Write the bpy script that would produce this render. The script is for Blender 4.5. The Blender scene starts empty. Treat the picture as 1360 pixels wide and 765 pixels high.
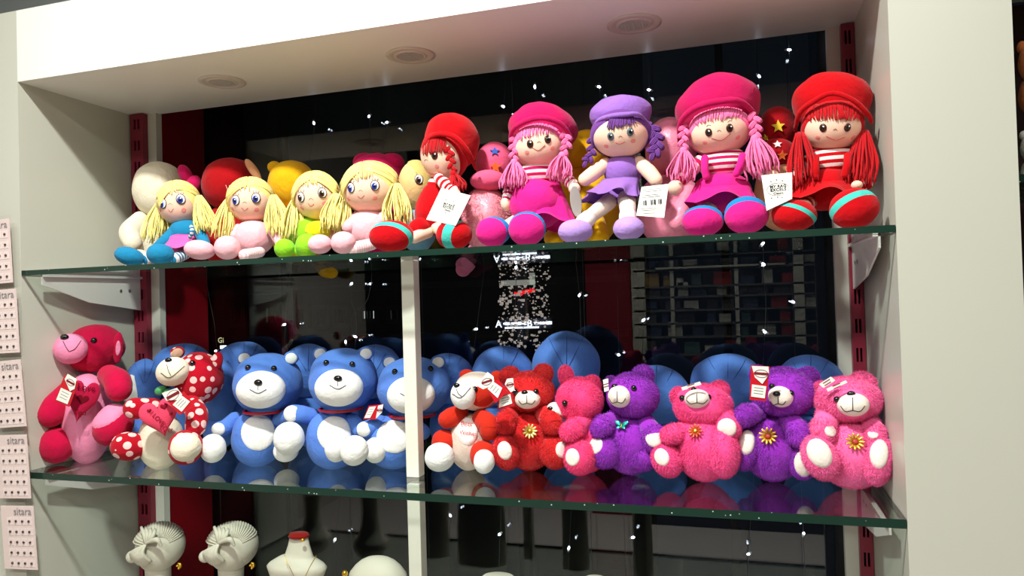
import bpy, math, random
import numpy as np
from mathutils import Vector, Matrix
random.seed(7); rng = np.random.default_rng(7)
C = bpy.context.scene.collection
SC = bpy.context.scene

# ------------------------------------------------------------------ camera
FPX = 970.24; YAW, PITCH, ROLL = .2982, .0164, -.0293
def _axes():
    cy, sy, cp, sp = math.cos(YAW), math.sin(YAW), math.cos(PITCH), math.sin(PITCH)
    f = np.array([-sy*cp, cy*cp, sp]); r = np.array([cy, sy, 0.]); u = np.cross(r, f)
    c, s = math.cos(ROLL), math.sin(ROLL)
    return c*r+s*u, -s*r+c*u, f
CR, CU, CF = _axes()
cam = bpy.data.cameras.new('camera'); camo = bpy.data.objects.new('camera', cam); C.objects.link(camo)
cam.sensor_width = 36; cam.lens = FPX*36/1360; cam.clip_start = .02; cam.clip_end = 100
camo.matrix_world = Matrix(((CR[0], CU[0], -CF[0], 0), (CR[1], CU[1], -CF[1], 0), (CR[2], CU[2], -CF[2], 0), (0, 0, 0, 1)))
SC.camera = camo
# ------------------------------------------------------------------ world (night outside)
w = bpy.data.worlds.new('night'); SC.world = w; w.use_nodes = True
w.node_tree.nodes['Background'].inputs[0].default_value = (.10, .13, .2, 1)
w.node_tree.nodes['Background'].inputs[1].default_value = .02
# ------------------------------------------------------------------ lights (a ceiling downlight of the shop, then added fill lamps) and exposure
def disk_light(name, loc, rad, watts, col=(1, .97, .88), spread=170):
    l = bpy.data.lights.new(name, 'AREA'); l.shape = 'DISK'; l.size = rad*2; l.energy = watts; l.color = col
    l.spread = math.radians(spread)
    o = bpy.data.objects.new(name, l); C.objects.link(o); o.location = loc; return o
disk_light('downlight_light', (-.52, .27, 1.255), .06, 30, (1, 1, .97))
disk_light('downlight_light', (.55, .10, 1.255), .06, 3.5, (1, .99, .93))  # added fill lamp for the right front face
disk_light('downlight_light', (-1.6, .10, 1.255), .06, 3, (.98, 1, .97))  # added fill lamp on the left
disk_light('downlight_light', (-.5, -1.0, 1.255), .14, 15, (1, .99, .96))  # added frontal fill from behind the camera, for the toys' faces
disk_light('downlight_light', (.7, -1.0, 1.255), .14, 6, (1, .98, .94))  # added rear fill lamp, right
disk_light('downlight_light', (-1.9, -1.0, 1.255), .14, 7, (1, .99, .96))  # added rear fill lamp, left
SC.view_settings.view_transform = 'Standard'; SC.view_settings.look = 'None'
SC.view_settings.gamma = 1; SC.view_settings.use_curve_mapping = False
SC.view_settings.exposure = 0.72

# ------------------------------------------------------------------ pixel helpers (frame 1360 x 765)
def ray(u, v): return (u-680)/FPX*CR - (v-382.5)/FPX*CU + CF
def at(u, v, Y): d = ray(u, v); return d*(Y/d[1])
def atX(u, v, X): d = ray(u, v); return d*(X/d[0])
def atZ(u, v, Z): d = ray(u, v); return d*(Z/d[2])
def km(p): return float(np.dot(p, CF))/FPX            # metres per pixel at p
def nrm(a): a = np.asarray(a, float); return a/(np.linalg.norm(a)+1e-12)
Z1, Z2, Z3 = .0868, -.3116, -.705
XL, XR, YF, ZT = -1.357, .2095, 1.10, .464

# ------------------------------------------------------------------ materials
def lin(c):
    c = c/255.; return c/12.92 if c <= .04045 else ((c+.055)/1.055)**2.4
def rgb(c): return (lin(c[0]), lin(c[1]), lin(c[2]), 1)
MC = {}
def mat(name, col, rough=.85, kind='plain', spec=.3, metal=0., emit=None, col2=None, scale=60., bump=.3):
    if name in MC: return MC[name]
    m = bpy.data.materials.new(name); MC[name] = m; m.use_nodes = True
    nt = m.node_tree; b = nt.nodes['Principled BSDF']; L = nt.links
    b.inputs['Base Color'].default_value = rgb(col); b.inputs['Roughness'].default_value = rough
    b.inputs['Metallic'].default_value = metal; b.inputs['Specular IOR Level'].default_value = spec
    if emit is not None:
        b.inputs['Emission Color'].default_value = rgb(col); b.inputs['Emission Strength'].default_value = emit
    if kind in ('plush', 'fur', 'yarn', 'dots'):
        b.inputs['Sheen Weight'].default_value = .10 if kind != 'fur' else .35
        b.inputs['Sheen Roughness'].default_value = .5
        tc = nt.nodes.new('ShaderNodeTexCoord'); n = nt.nodes.new('ShaderNodeTexNoise')
        n.inputs['Scale'].default_value = {'plush': 260, 'fur': 90, 'yarn': 300, 'dots': 260}[kind]
        n.inputs['Detail'].default_value = 3
        L.new(tc.outputs['Object'], n.inputs['Vector'])
        bp = nt.nodes.new('ShaderNodeBump'); bp.inputs['Strength'].default_value = bump; bp.inputs['Distance'].default_value = .002
        if kind in ('plush', 'dots'):      # soft creases of stuffed cloth
            wr = nt.nodes.new('ShaderNodeTexNoise'); wr.inputs['Scale'].default_value = 26; wr.inputs['Detail'].default_value = 2; wr.inputs['Distortion'].default_value = 1.2
            L.new(tc.outputs['Object'], wr.inputs['Vector']); b2 = nt.nodes.new('ShaderNodeBump'); b2.inputs['Strength'].default_value = .35; b2.inputs['Distance'].default_value = .008
            L.new(wr.outputs['Fac'], b2.inputs['Height']); L.new(b2.outputs['Normal'], bp.inputs['Normal'])
        L.new(n.outputs['Fac'], bp.inputs['Height']); L.new(bp.outputs['Normal'], b.inputs['Normal'])
        mx = nt.nodes.new('ShaderNodeMix'); mx.data_type = 'RGBA'
        n2 = nt.nodes.new('ShaderNodeTexNoise'); n2.inputs['Scale'].default_value = 35 if kind != 'fur' else 120
        L.new(tc.outputs['Object'], n2.inputs['Vector'])
        c = rgb(col); d = .84
        mx.inputs[6].default_value = (c[0]*d, c[1]*d, c[2]*d, 1); mx.inputs[7].default_value = (min(1, c[0]*1.1), min(1, c[1]*1.1), min(1, c[2]*1.1), 1)
        L.new(n2.outputs['Fac'], mx.inputs[0]); L.new(mx.outputs[2], b.inputs['Base Color'])
        if kind == 'dots':
            vo = nt.nodes.new('ShaderNodeTexVoronoi'); vo.inputs['Scale'].default_value = scale; vo.inputs['Randomness'].default_value = .55
            L.new(tc.outputs['Object'], vo.inputs['Vector'])
            lt = nt.nodes.new('ShaderNodeMath'); lt.operation = 'LESS_THAN'; lt.inputs[1].default_value = .37
            L.new(vo.outputs['Distance'], lt.inputs[0])
            m2 = nt.nodes.new('ShaderNodeMix'); m2.data_type = 'RGBA'; L.new(lt.outputs[0], m2.inputs[0])
            L.new(mx.outputs[2], m2.inputs[6]); m2.inputs[7].default_value = rgb(col2); L.new(m2.outputs[2], b.inputs['Base Color'])
    if kind == 'paint':
        tc = nt.nodes.new('ShaderNodeTexCoord'); n = nt.nodes.new('ShaderNodeTexNoise'); n.inputs['Scale'].default_value = 2.5
        n.inputs['Detail'].default_value = 4; L.new(tc.outputs['Object'], n.inputs['Vector'])
        mx = nt.nodes.new('ShaderNodeMix'); mx.data_type = 'RGBA'; c = rgb(col)
        mx.inputs[6].default_value = (c[0]*.93, c[1]*.93, c[2]*.91, 1); mx.inputs[7].default_value = c
        L.new(n.outputs['Fac'], mx.inputs[0]); L.new(mx.outputs[2], b.inputs['Base Color'])
    return m
def glass_mat(name, tint, ior, rough=0., gcol=(1, 1, 1)):
    m = bpy.data.materials.new(name); m.use_nodes = True; nt = m.node_tree; nt.nodes.clear(); L = nt.links
    o = nt.nodes.new('ShaderNodeOutputMaterial'); mx = nt.nodes.new('ShaderNodeMixShader')
    t = nt.nodes.new('ShaderNodeBsdfTransparent'); t.inputs[0].default_value = (*tint, 1)
    g = nt.nodes.new('ShaderNodeBsdfGlossy'); g.inputs['Roughness'].default_value = rough; g.inputs[0].default_value = (*gcol, 1)
    ge = nt.nodes.new('ShaderNodeNewGeometry'); dt = nt.nodes.new('ShaderNodeVectorMath'); dt.operation = 'DOT_PRODUCT'
    L.new(ge.outputs['Incoming'], dt.inputs[0]); L.new(ge.outputs['Normal'], dt.inputs[1])
    def mth(op, a, b=None):
        q = nt.nodes.new('ShaderNodeMath'); q.operation = op
        for i, x in enumerate((a, b)):
            if x is None: continue
            if isinstance(x, (int, float)): q.inputs[i].default_value = x
            else: L.new(x, q.inputs[i])
        return q.outputs[0]
    F0 = ((ior-1)/(ior+1))**2
    c_ = mth('ABSOLUTE', dt.outputs['Value']); f5 = mth('POWER', mth('SUBTRACT', 1., c_), 5.)
    class f: outputs = [mth('ADD', mth('MULTIPLY', f5, 1-F0), F0)]
    L.new(f.outputs[0], mx.inputs[0]); L.new(t.outputs[0], mx.inputs[1]); L.new(g.outputs[0], mx.inputs[2]); L.new(mx.outputs[0], o.inputs[0])
    return m
HEADER_LIT = mat('header_laminate', (236, 234, 226), .3, 'paint', .45)  # lighter copy of the white laminate: strong light put into its colour
WHITE = mat('white_laminate', (194, 195, 181), .32, 'paint', .45)
NICHE = mat('niche_laminate', (222, 220, 206), .22, 'paint', .5)
STRIP = mat('white_strip', (205, 203, 192), .4)
RAILM = mat('maroon_rail', (128, 30, 52), .38, 'plain', .5)
REDP = mat('dark_red_panel', (120, 8, 20), .4)
DARK = mat('dark_void', (10, 10, 11), .7)
BLACK = mat('black_plastic', (12, 12, 12), .18, 'plain', .6)
THREAD = mat('black_thread', (22, 14, 14), .7)
PAPER = mat('white_card', (236, 234, 222), .45)
INK = mat('black_ink', (14, 14, 16), .6)
GREYINK = mat('grey_ink', (130, 130, 128), .6)
REDCARD = mat('red_card', (196, 20, 34), .35, 'plain', .5)
GOLD = mat('gold_foil', (222, 176, 62), .28, 'plain', .6, .85)
BRKT = mat('bracket_white', (214, 210, 204), .35)
def P(name, c): return mat('plush_'+name, c, .95, 'plush', .1)
def FU(name, c): return mat('fur_'+name, c, .8, 'fur', .25, bump=.6)
def YN(name, c): return mat('yarn_'+name, c, .9, 'yarn', .15)

# ------------------------------------------------------------------ mesh builder
class MB:
    def __init__(s): s.V = []; s.F = []; s.M = []; s.n = 0
    def add(s, V, F, mi=0):
        V = np.asarray(V, float); s.V.append(V)
        s.F += [tuple(i+s.n for i in f) for f in F]
        s.M += list(mi) if hasattr(mi, '__len__') else [mi]*len(F)
        s.n += len(V); return s
    def verts(s): return np.vstack(s.V)
def link_mesh(name, V, F, mats, mi=None, parent=None, smooth=True):
    me = bpy.data.meshes.new(name); me.from_pydata([tuple(v) for v in V], [], F)
    for m in (mats if isinstance(mats, (list, tuple)) else [mats]): me.materials.append(m)
    if mi is not None and len(set(mi)) > 1: me.polygons.foreach_set('material_index', mi)
    if smooth: me.polygons.foreach_set('use_smooth', [True]*len(F))
    me.update(); o = bpy.data.objects.new(name, me); C.objects.link(o)
    if parent is not None: o.parent = parent
    return o

def lumps(D, lump, seed):
    ph = np.random.default_rng(seed).uniform(0, 6, 8)
    return lump*(np.sin(D[:, 0]*4+ph[0])*np.sin(D[:, 1]*3.5+ph[1])+.6*np.sin(D[:, 2]*6+ph[2]+D[:, 0]*3)+.35*np.sin(D[:, 0]*9+ph[3])*np.sin(D[:, 2]*8+ph[4])+.2*np.sin(D[:, 0]*15+D[:, 2]*9+ph[5])*np.sin(D[:, 1]*13-D[:, 2]*6+ph[6]))
def sphere_grid(n, m, th0=0., th1=math.pi, closed0=True, closed1=True):
    """unit directions around +z pole"""
    D = []; F = []; ring = []
    ths = np.linspace(th0, th1, m+1)
    for i, t in enumerate(ths):
        if t < 1e-6 or t > math.pi-1e-6:
            ring.append([len(D)]); D.append((0, 0, math.cos(t)))
        else:
            r = []
            for j in range(n):
                a = 2*math.pi*j/n; r.append(len(D)); D.append((math.sin(t)*math.cos(a), math.sin(t)*math.sin(a), math.cos(t)))
            ring.append(r)
    R = []
    for i in range(m):
        a, b = ring[i], ring[i+1]
        if len(a) == 1:
            for j in range(n): F.append((a[0], b[j], b[(j+1) % n])); R.append(i)
        elif len(b) == 1:
            for j in range(n): F.append((a[j], b[0], a[(j+1) % n])); R.append(i)
        else:
            for j in range(n): F.append((a[j], b[j], b[(j+1) % n], a[(j+1) % n])); R.append(i)
    return np.array(D), F, R
def frame_to(axis, hint=(0, 0, 1)):
    z = nrm(axis); h = np.array(hint, float)
    if abs(np.dot(h, z)) > .95: h = np.array([1., 0, 0])
    x = nrm(np.cross(h, z)); y = np.cross(z, x); return np.column_stack([x, y, z])

class Ell:
    """ellipsoid: centre c, matrix A = axes * radii"""
    def __init__(s, c, M, r): s.c = np.array(c, float); s.Mx = M; s.r = np.array(r, float); s.A = M @ np.diag(s.r); s.Ai = np.linalg.inv(s.A)
    def hit(s, u, v, lift=1.):
        d = ray(u, v); a = s.Ai @ d; b = -s.Ai @ s.c
        qa = a@a; qb = 2*a@b; qc = b@b-1; D = qb*qb-4*qa*qc
        if D < 0:                      # pixel just outside: nearest rim point
            t = -qb/(2*qa); q = nrm(a*t+b)
        else:
            t = (-qb-math.sqrt(D))/(2*qa); q = a*t+b
        n = nrm(s.Ai.T @ q); return s.c + s.A @ q*lift, n
    def mesh(s, n=28, m=20, axis=None, th0=0., th1=math.pi, k=1., lump=0., seed=0, rim=None, matf=None, shape=None):
        D, F, R = sphere_grid(n, m, th0, th1)
        if axis is not None:
            D = D @ frame_to(s.Ai @ np.asarray(axis, float)).T
        kk = np.full(len(D), float(k))
        if lump:
            kk += lumps(D, lump, seed)
        if rim is not None:
            if th1 < math.pi-1e-6: kk[-n:] = rim
            if th0 > 1e-6: kk[:n] = rim
        if shape is not None: kk = kk*shape(D)
        V = s.c + (D*kk[:, None]) @ s.A.T
        return V, F, ([matf(i/m) for i in R] if matf else 0)
def E(u, v, Y, rx, ry, rd=None, roll=0, pitch=0):
    """ellipsoid whose outline is rx x ry pixels about (u, v) at depth Y"""
    c = at(u, v, Y); k = km(c); h = nrm([c[0], c[1], 0]); right = np.array([h[1], -h[0], 0]); upv = np.array([0, 0, 1.])
    cs = float(np.dot(h, nrm([CF[0], CF[1], 0])))
    a = math.radians(roll); x = math.cos(a)*right+math.sin(a)*upv; z = -math.sin(a)*right+math.cos(a)*upv
    if pitch:
        b = math.radians(pitch); z, h = math.cos(b)*z+math.sin(b)*h, math.cos(b)*h-math.sin(b)*z
    if rd is None: rd = (rx*cs+ry)/2
    return Ell(c, np.column_stack([x, h, z]), (rx*k*cs*(1 if abs(roll) < 45 else 1/cs), rd*k, ry*k))
def blob(e, **kw):
    b = MB(); b.add(*e.mesh(**kw)); return b
def patch(e, u, v, rpx, n=20, m=6, k=1.035, rim=.96, lump=.02, seed=0):
    p, nn = e.hit(u, v); rm = rpx*km(p)
    q = nrm(e.Ai @ (p-e.c)); rad = float(np.mean(e.r)); th = math.asin(min(.97, rm/rad))
    D, F, R = sphere_grid(n, m, 0, th); D = D @ frame_to(q).T
    kk = np.full(len(D), k)+lumps(D, lump, seed); kk[-n:] -= k-rim
    b = MB(); b.add(e.c+(D*kk[:, None]) @ e.A.T, F); return b

def spline(P_, n):
    P_ = [np.asarray(p, float) for p in P_]
    if len(P_) == 2: return np.array([P_[0]+(P_[1]-P_[0])*t for t in np.linspace(0, 1, n+1)])
    Q = [2*P_[0]-P_[1]]+P_+[2*P_[-1]-P_[-2]]; out = []; seg = len(P_)-1
    for t in np.linspace(0, seg, n+1):
        i = min(int(t), seg-1); f = t-i; a, b, c, d = Q[i:i+4]
        out.append(.5*((2*b)+(-a+c)*f+(2*a-5*b+4*c-d)*f*f+(-a+3*b-3*c+d)*f**3))
    return np.array(out)
def tube_geo(pts, rads, sides=6, caps=True):
    pts = np.asarray(pts, float); n = len(pts); T = np.gradient(pts, axis=0)
    T /= (np.linalg.norm(T, axis=1)[:, None]+1e-12)
    h = np.array([.13, .2, .97]); 
    if abs(np.dot(h, T[0])) > .9: h = np.array([1., .1, 0])
    V = []; F = []
    x = nrm(np.cross(h, T[0]))
    ang = np.arange(sides)*2*math.pi/sides; ca, sa = np.cos(ang), np.sin(ang)
    for i in range(n):
        x = nrm(x-T[i]*np.dot(x, T[i])); y = np.cross(T[i], x)
        V.append(pts[i]+rads[i]*(ca[:, None]*x+sa[:, None]*y))
    V = np.vstack(V)
    for i in range(n-1):
        for j in range(sides):
            k = (j+1) % sides; F.append((i*sides+j, i*sides+k, (i+1)*sides+k, (i+1)*sides+j))
    if caps:
        F.append(tuple(range(sides-1, -1, -1))); F.append(tuple((n-1)*sides+j for j in range(sides)))
    return V, F
def tube(pts, r, sides=6):
    b = MB(); b.add(*tube_geo(pts, [r]*len(pts) if not hasattr(r, '__len__') else r, sides)); return b
def limb(pts, rads, n=16, sides=16, stripes=None):
    """puffy tapered limb with rounded ends. pts world, rads metres"""
    c = spline(pts, n); r = np.interp(np.linspace(0, len(rads)-1, n+1), range(len(rads)), rads)
    L = []; R = []
    d0 = nrm(c[0]-c[1]); d1 = nrm(c[-1]-c[-2])
    for a in (80, 60, 38, 18): L.append(c[0]+d0*r[0]*math.sin(math.radians(a))); R.append(r[0]*math.cos(math.radians(a)))
    L += list(c); R += list(r)
    for a in (18, 38, 60, 80): L.append(c[-1]+d1*r[-1]*math.sin(math.radians(a))); R.append(r[-1]*math.cos(math.radians(a)))
    V, F = tube_geo(L, R, sides); mi = 0
    if stripes: mi = [((i//sides)//stripes) % 2 for i in range(len(F))]
    b = MB(); b.add(V, F, mi); return b
def plimb(p, rp, **kw):
    w_ = [at(*q) for q in p]; return limb(w_, [r*km(w_[min(i, len(w_)-1)]) for i, r in enumerate(rp)], **kw)
def fur(e, n, L=.006, w=.0009, excl=(), tuck=1.0):
    n = int(n*1.7); D = rng.normal(size=(n, 3)); D /= np.linalg.norm(D, axis=1)[:, None]
    Pp = e.c + (D*.985*tuck) @ e.A.T; N = D @ e.Ai; N /= np.linalg.norm(N, axis=1)[:, None]
    keep = np.ones(n, bool)
    for c, r in excl: keep &= np.linalg.norm(Pp-np.asarray(c), axis=1) > r
    keep &= (N @ np.array([0, 1., 0])) < .75
    Pp, N = Pp[keep], N[keep]; n = len(Pp)
    S = N*.8+np.array([0, -.1, -.45])+rng.normal(size=(n, 3))*.28; S /= np.linalg.norm(S, axis=1)[:, None]
    X = np.cross(S, rng.normal(size=(n, 3))); X /= np.linalg.norm(X, axis=1)[:, None]
    l = L*rng.uniform(.55, 1.15, n)[:, None]
    V = np.empty((n*3, 3)); V[0::3] = Pp-X*w/2; V[1::3] = Pp+X*w/2; V[2::3] = Pp+S*l
    return V, [(i, i+1, i+2) for i in range(0, 3*n, 3)]
def box(c0, c1):
    (x0, y0, z0), (x1, y1, z1) = c0, c1
    V = [(x0, y0, z0), (x1, y0, z0), (x1, y1, z0), (x0, y1, z0), (x0, y0, z1), (x1, y0, z1), (x1, y1, z1), (x0, y1, z1)]
    return V, [(0, 3, 2, 1), (4, 5, 6, 7), (0, 1, 5, 4), (1, 2, 6, 5), (2, 3, 7, 6), (3, 0, 4, 7)]
def slab(poly, nvec, t):
    """prism of a planar polygon: thickness t along nvec"""
    n = len(poly); poly = np.asarray(poly, float); nv = nrm(nvec)*t
    V = np.vstack([poly, poly+nv]); F = [tuple(range(n)), tuple(range(2*n-1, n-1, -1))]
    for i in range(n): j = (i+1) % n; F.append((j, i, i+n, j+n))
    return V, F
def disc(p, n, rx, ry, t, roll=0, k=14):
    n = nrm(n); r0 = nrm(np.cross(n, [0, 0, 1.])) * -1; u0 = np.cross(r0, n)*-1
    if u0[2] < 0: u0 = -u0
    a = math.radians(roll); x = math.cos(a)*r0+math.sin(a)*u0; z = -math.sin(a)*r0+math.cos(a)*u0
    return Ell(p, np.column_stack([x, n, z]), (rx, t, ry))

# ------------------------------------------------------------------ things
def setp(o, label=None, cat=None, group=None, kind=None):
    if label: o['label'] = label
    if cat: o['category'] = cat
    if group: o['group'] = group
    if kind: o['kind'] = kind
    return o
class Thing:
    """collects parts in world space; finish() rests it on z and links everything"""
    def __init__(s, name, label, cat, group=None, rest=None, maxshift=.02):
        s.name, s.label, s.cat, s.group, s.rest = name, label, cat, group, rest; s.parts = []; s.ms = maxshift; s.texts = []
    def part(s, name, mb, mats, parent=None, smooth=True, label=None, kind=None, norest=False):
        s.parts.append((name, mb, mats, parent, smooth, label, kind, norest)); return len(s.parts)-1
    def finish(s):
        _chk = [ (p[0], np.abs(p[1].verts()).max()) for p in s.parts if np.abs(p[1].verts()).max() > 9]
        if _chk: print('OUTLIER', s.label, _chk[:4])
        body = [p for p in s.parts if not p[7]]
        mn = min(p[1].verts()[:, 2].min() for p in body); dz = 0
        if s.rest is not None:
            dz = s.rest-mn
            if abs(dz) > .012: print('SHIFT', s.name, s.label[:30], round(dz, 4))
            dz = max(-s.ms, min(s.ms, dz))
        big = np.vstack([p[1].verts() for p in body[:4]])
        loc = np.array([big[:, 0].mean(), big[:, 1].mean(), (s.rest if s.rest is not None else mn)])
        root = bpy.data.objects.new(s.name, None); C.objects.link(root); root.location = loc; root.empty_display_size = .02
        setp(root, s.label, s.cat, s.group); obs = []
        for nm, mb, mats, par, sm, lab, kd, _ in s.parts:
            V = mb.verts()-loc+np.array([0, 0, dz])
            o = link_mesh(nm, V, mb.F, mats, mb.M, root if par is None else obs[par], sm)
            if lab: o['label'] = lab
            if kd: o['kind'] = kd
            obs.append(o)
        s.root = root; return root
def simple(name, mb, mats, label=None, cat=None, group=None, kind=None, parent=None, smooth=False):
    V = mb.verts(); loc = V.mean(0) if parent is None else np.zeros(3)
    if parent is not None: loc = np.array(parent.location)
    o = link_mesh(name, V-loc, mb.F, mats, mb.M, parent, smooth)
    if parent is None: o.location = loc
    return setp(o, label, cat, group, kind)
_fonts = {}
def text_geo(s, size, origin, right, up, ext=.00025, spacing=1., bold=0.):
    key = (s, round(spacing, 2), round(bold, 4))
    if key not in _fonts:
        cu = bpy.data.curves.new('t', 'FONT'); cu.body = s; cu.size = 1; cu.align_x = 'CENTER'; cu.align_y = 'CENTER'
        cu.resolution_u = 2; cu.space_character = spacing; cu.offset = bold
        o = bpy.data.objects.new('t', cu); C.objects.link(o); bpy.context.view_layer.update()
        me = bpy.data.meshes.new_from_object(o)
        _fonts[key] = (np.array([v.co[:] for v in me.vertices]).reshape(-1, 3), [tuple(p.vertices) for p in me.polygons])
        bpy.data.objects.remove(o); bpy.data.curves.remove(cu); bpy.data.meshes.remove(me)
    V, F = _fonts[key]; right = nrm(right); up = nrm(up); n = nrm(np.cross(right, up))
    W = np.asarray(origin)+V[:, :1]*size*right+V[:, 1:2]*size*up+n*ext
    return W, F

# ================================================================== STRUCTURE
def struct(name, boxes, m, smooth=False):
    b = MB()
    for c0, c1 in boxes: b.add(*box(c0, c1))
    return simple(name, b, m, kind='structure')
struct('wall_left', [((-3.0, YF, -1.5), (XL, 1.62, .607))], WHITE)
struct('wall_right', [((XR, YF, -1.5), (.355, 1.62, .607))], WHITE)
struct('wall_header', [((XL, YF, ZT), (XR, 1.405, .607))], HEADER_LIT)
struct('wall_header_right', [((.355, YF, .47), (2.6, 1.405, .607))], WHITE)
struct('floor', [((-3, -2.4, -1.55), (2.6, 1.62, -1.5))], mat('floor_tile', (208, 200, 194), .5, 'paint', .3))
struct('ceiling', [((-3, -2.4, 1.28), (2.6, 1.62, 1.33))], mat('ceiling_paint', (196, 202, 200), .8, 'paint'))
struct('wall_back', [((-3, 1.62, .607), (2.6, 1.66, 1.28)), ((-3, 1.40, .60), (2.6, 1.62, .62))], mat('upper_wall_paint', (170, 176, 176), .8))
struct('wall_far_left', [((-3.05, -2.4, -1.5), (-3, 1.62, 1.28))], mat('side_wall_paint', (190, 184, 174), .7))
struct('wall_far_right', [((2.6, -2.4, -1.5), (2.65, 1.62, 1.28))], MC['side_wall_paint'])
struct('wall_behind_camera', [((-3, -2.45, -1.5), (2.6, -2.4, 1.28))], mat('opposite_wall_paint', (26, 24, 25), .7))
# recess behind the strips, then the window pane
struct('trim_1', [((-1.331, 1.392, -1.5), (-1.291, 1.41, ZT))], STRIP)
struct('trim_2', [((.166, 1.392, -1.5), (.190, 1.41, ZT))], STRIP)
struct('wall_reveal_left', [((-1.357, 1.41, -1.5), (-1.296, 1.56, .60))], REDP)
struct('wall_reveal_right', [((.168, 1.41, -1.5), (XR, 1.56, .60))], DARK)
wn = struct('window_1', [((-1.30, 1.565, -1.5), (.17, 1.571, .60))], glass_mat('window_glass', (.80, .84, .84), 1.62))
for x in (-.02, -1.08):                       # thin mullions seen through the pane
    b = MB(); b.add(*box((x-.008, 1.575, -1.5), (x+.008, 1.60, .6))); simple('window_mullion', b, DARK, parent=wn)

# perforated maroon rails: solid strips and bars around real slots
def rail(x0, x1, label):
    y0, y1 = 1.377, 1.381; z0, z1 = -1.5, ZT-.002; wd = x1-x0
    t = Thing('shelf_rail', label, 'shelf rail', 'perforated maroon shelf rails')
    b = MB(); sl = wd*.17; m_ = wd*.12
    xs = [(x0, x0+wd*.27), (x0+wd*.5-m_/2, x0+wd*.5+m_/2), (x1-wd*.27, x1)]
    for a, c in xs: b.add(*box((a, y0, z0), (c, y1, z1)))
    z = z0
    while z < z1:
        zt = min(z+.026, z1)
        for a, c in ((xs[0][1], xs[1][0]), (xs[1][1], xs[2][0])): b.add(*box((a, y0, z), (c, y1, zt)))
        z += .050
    t.part('face_plate', b, RAILM, smooth=False)
    b = MB(); b.add(*box((x0, y1, z0), (x0+.003, 1.392, z1))); b.add(*box((x1-.003, y1, z0), (x1, 1.392, z1)))
    t.part('channel_side', b, RAILM, smooth=False)
    b = MB(); b.add(*box((x0+.003, 1.389, z0), (x1-.003, 1.3915, z1))); t.part('channel_back', b, DARK, smooth=False)
    t.finish()
rail(-1.352, -1.315, 'maroon perforated metal rail standing at the left side wall of the niche')
rail(.1875, .2085, 'maroon perforated metal rail standing at the right side wall of the niche')

# ------------------------------------------------------------------ glass shelves
GF = glass_mat('shelf_glass_face', (.86, .92, .89), 1.6, .01)
def edge_mat():
    m = mat('shelf_glass_edge', (24, 50, 40), .22, 'plain', .6); nt = m.node_tree; b = nt.nodes['Principled BSDF']
    tc = nt.nodes.new('ShaderNodeTexCoord'); v = nt.nodes.new('ShaderNodeTexVoronoi'); v.inputs['Scale'].default_value = 95
    nt.links.new(tc.outputs['Object'], v.inputs['Vector'])
    lt = nt.nodes.new('ShaderNodeMath'); lt.operation = 'LESS_THAN'; lt.inputs[1].default_value = .10; nt.links.new(v.outputs['Distance'], lt.inputs[0])
    mx = nt.nodes.new('ShaderNodeMix'); mx.data_type = 'RGBA'; mx.inputs[6].default_value = rgb((24, 50, 40)); mx.inputs[7].default_value = rgb((190, 205, 195))  # pale specks: shiny glints of dust dots put into the edge colour
    nt.links.new(lt.outputs[0], mx.inputs[0]); nt.links.new(mx.outputs[2], b.inputs['Base Color']); return m
GE = edge_mat()
def shelf(z, label, th=.010, yb=1.50, x0=XL+.001, x1=XR-.001):
    b = MB(); V, F = box((x0, YF, z-th), (x1, yb, z))
    b.add(V, F, [0, 0, 1, 1, 1, 1]); simple('glass_shelf', b, [GF, GE], label, 'shelf', 'glass shelves of the niche')
shelf(Z1, 'upper green-edged glass shelf carrying the rag dolls')
shelf(Z2, 'middle green-edged glass shelf carrying the plush bears', .0125)
shelf(Z3, 'lowest green-edged glass shelf carrying the white jewellery displays')

# posts between the shelves
def post(z0, z1, label):
    b = MB(); c = at(541, 632, 1.20); x0 = c[0]-.0005
    b.add(*box((x0, 1.197, z0), (x0+.0245, 1.222, z1))); o = simple('support_post', b, mat('post_white', (222, 220, 205), .4, 'plain', .4), label, 'post', 'white square posts between the shelves')
    bv = o.modifiers.new('bevel', 'BEVEL'); bv.width = .0012; bv.segments = 2
post(Z2, Z1-.010, 'white square post between the upper and the middle glass shelf')
post(Z3, Z2-.0125, 'white square post below the middle glass shelf')

# brackets
def bracket(x, zt, label, s, y0=1.125):
    t = Thing('shelf_bracket', label, 'bracket', 'white triangular shelf brackets')
    y1 = 1.377; b = MB(); poly = [(x, y0, zt), (x, y1, zt), (x, y1, zt-.075), (x, y0+.11, zt-.055), (x, y0, zt-.018)]
    b.add(*slab(poly, (1, 0, 0), .003)); t.part('web', b, BRKT, smooth=False)
    b = MB(); b.add(*box((min(x, x+s*.007), y0, zt-.002), (max(x, x+s*.007)+.003, y1, zt))); t.part('flange', b, BRKT, smooth=False)
    for yy in (1.32, 1.345):
        b = MB(); b.add(*disc((x-.0005 if s < 0 else x+.0035, yy, zt-.03), (s, 0, 0), .004, .004, .001).mesh(n=10, m=6)); t.part('rivet', b, mat('rivet_metal', (170, 165, 160), .3, metal=.8))
    t.finish()
for z, nm in ((Z1-.010, 'upper'), (Z2-.0125, 'middle')):
    bracket(-1.335, z-.0005, 'white triangular bracket under the left end of the %s glass shelf' % nm, 1)
    bracket(.192, z-.0005, 'white triangular bracket under the right end of the %s glass shelf' % nm, -1, 1.13)

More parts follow.
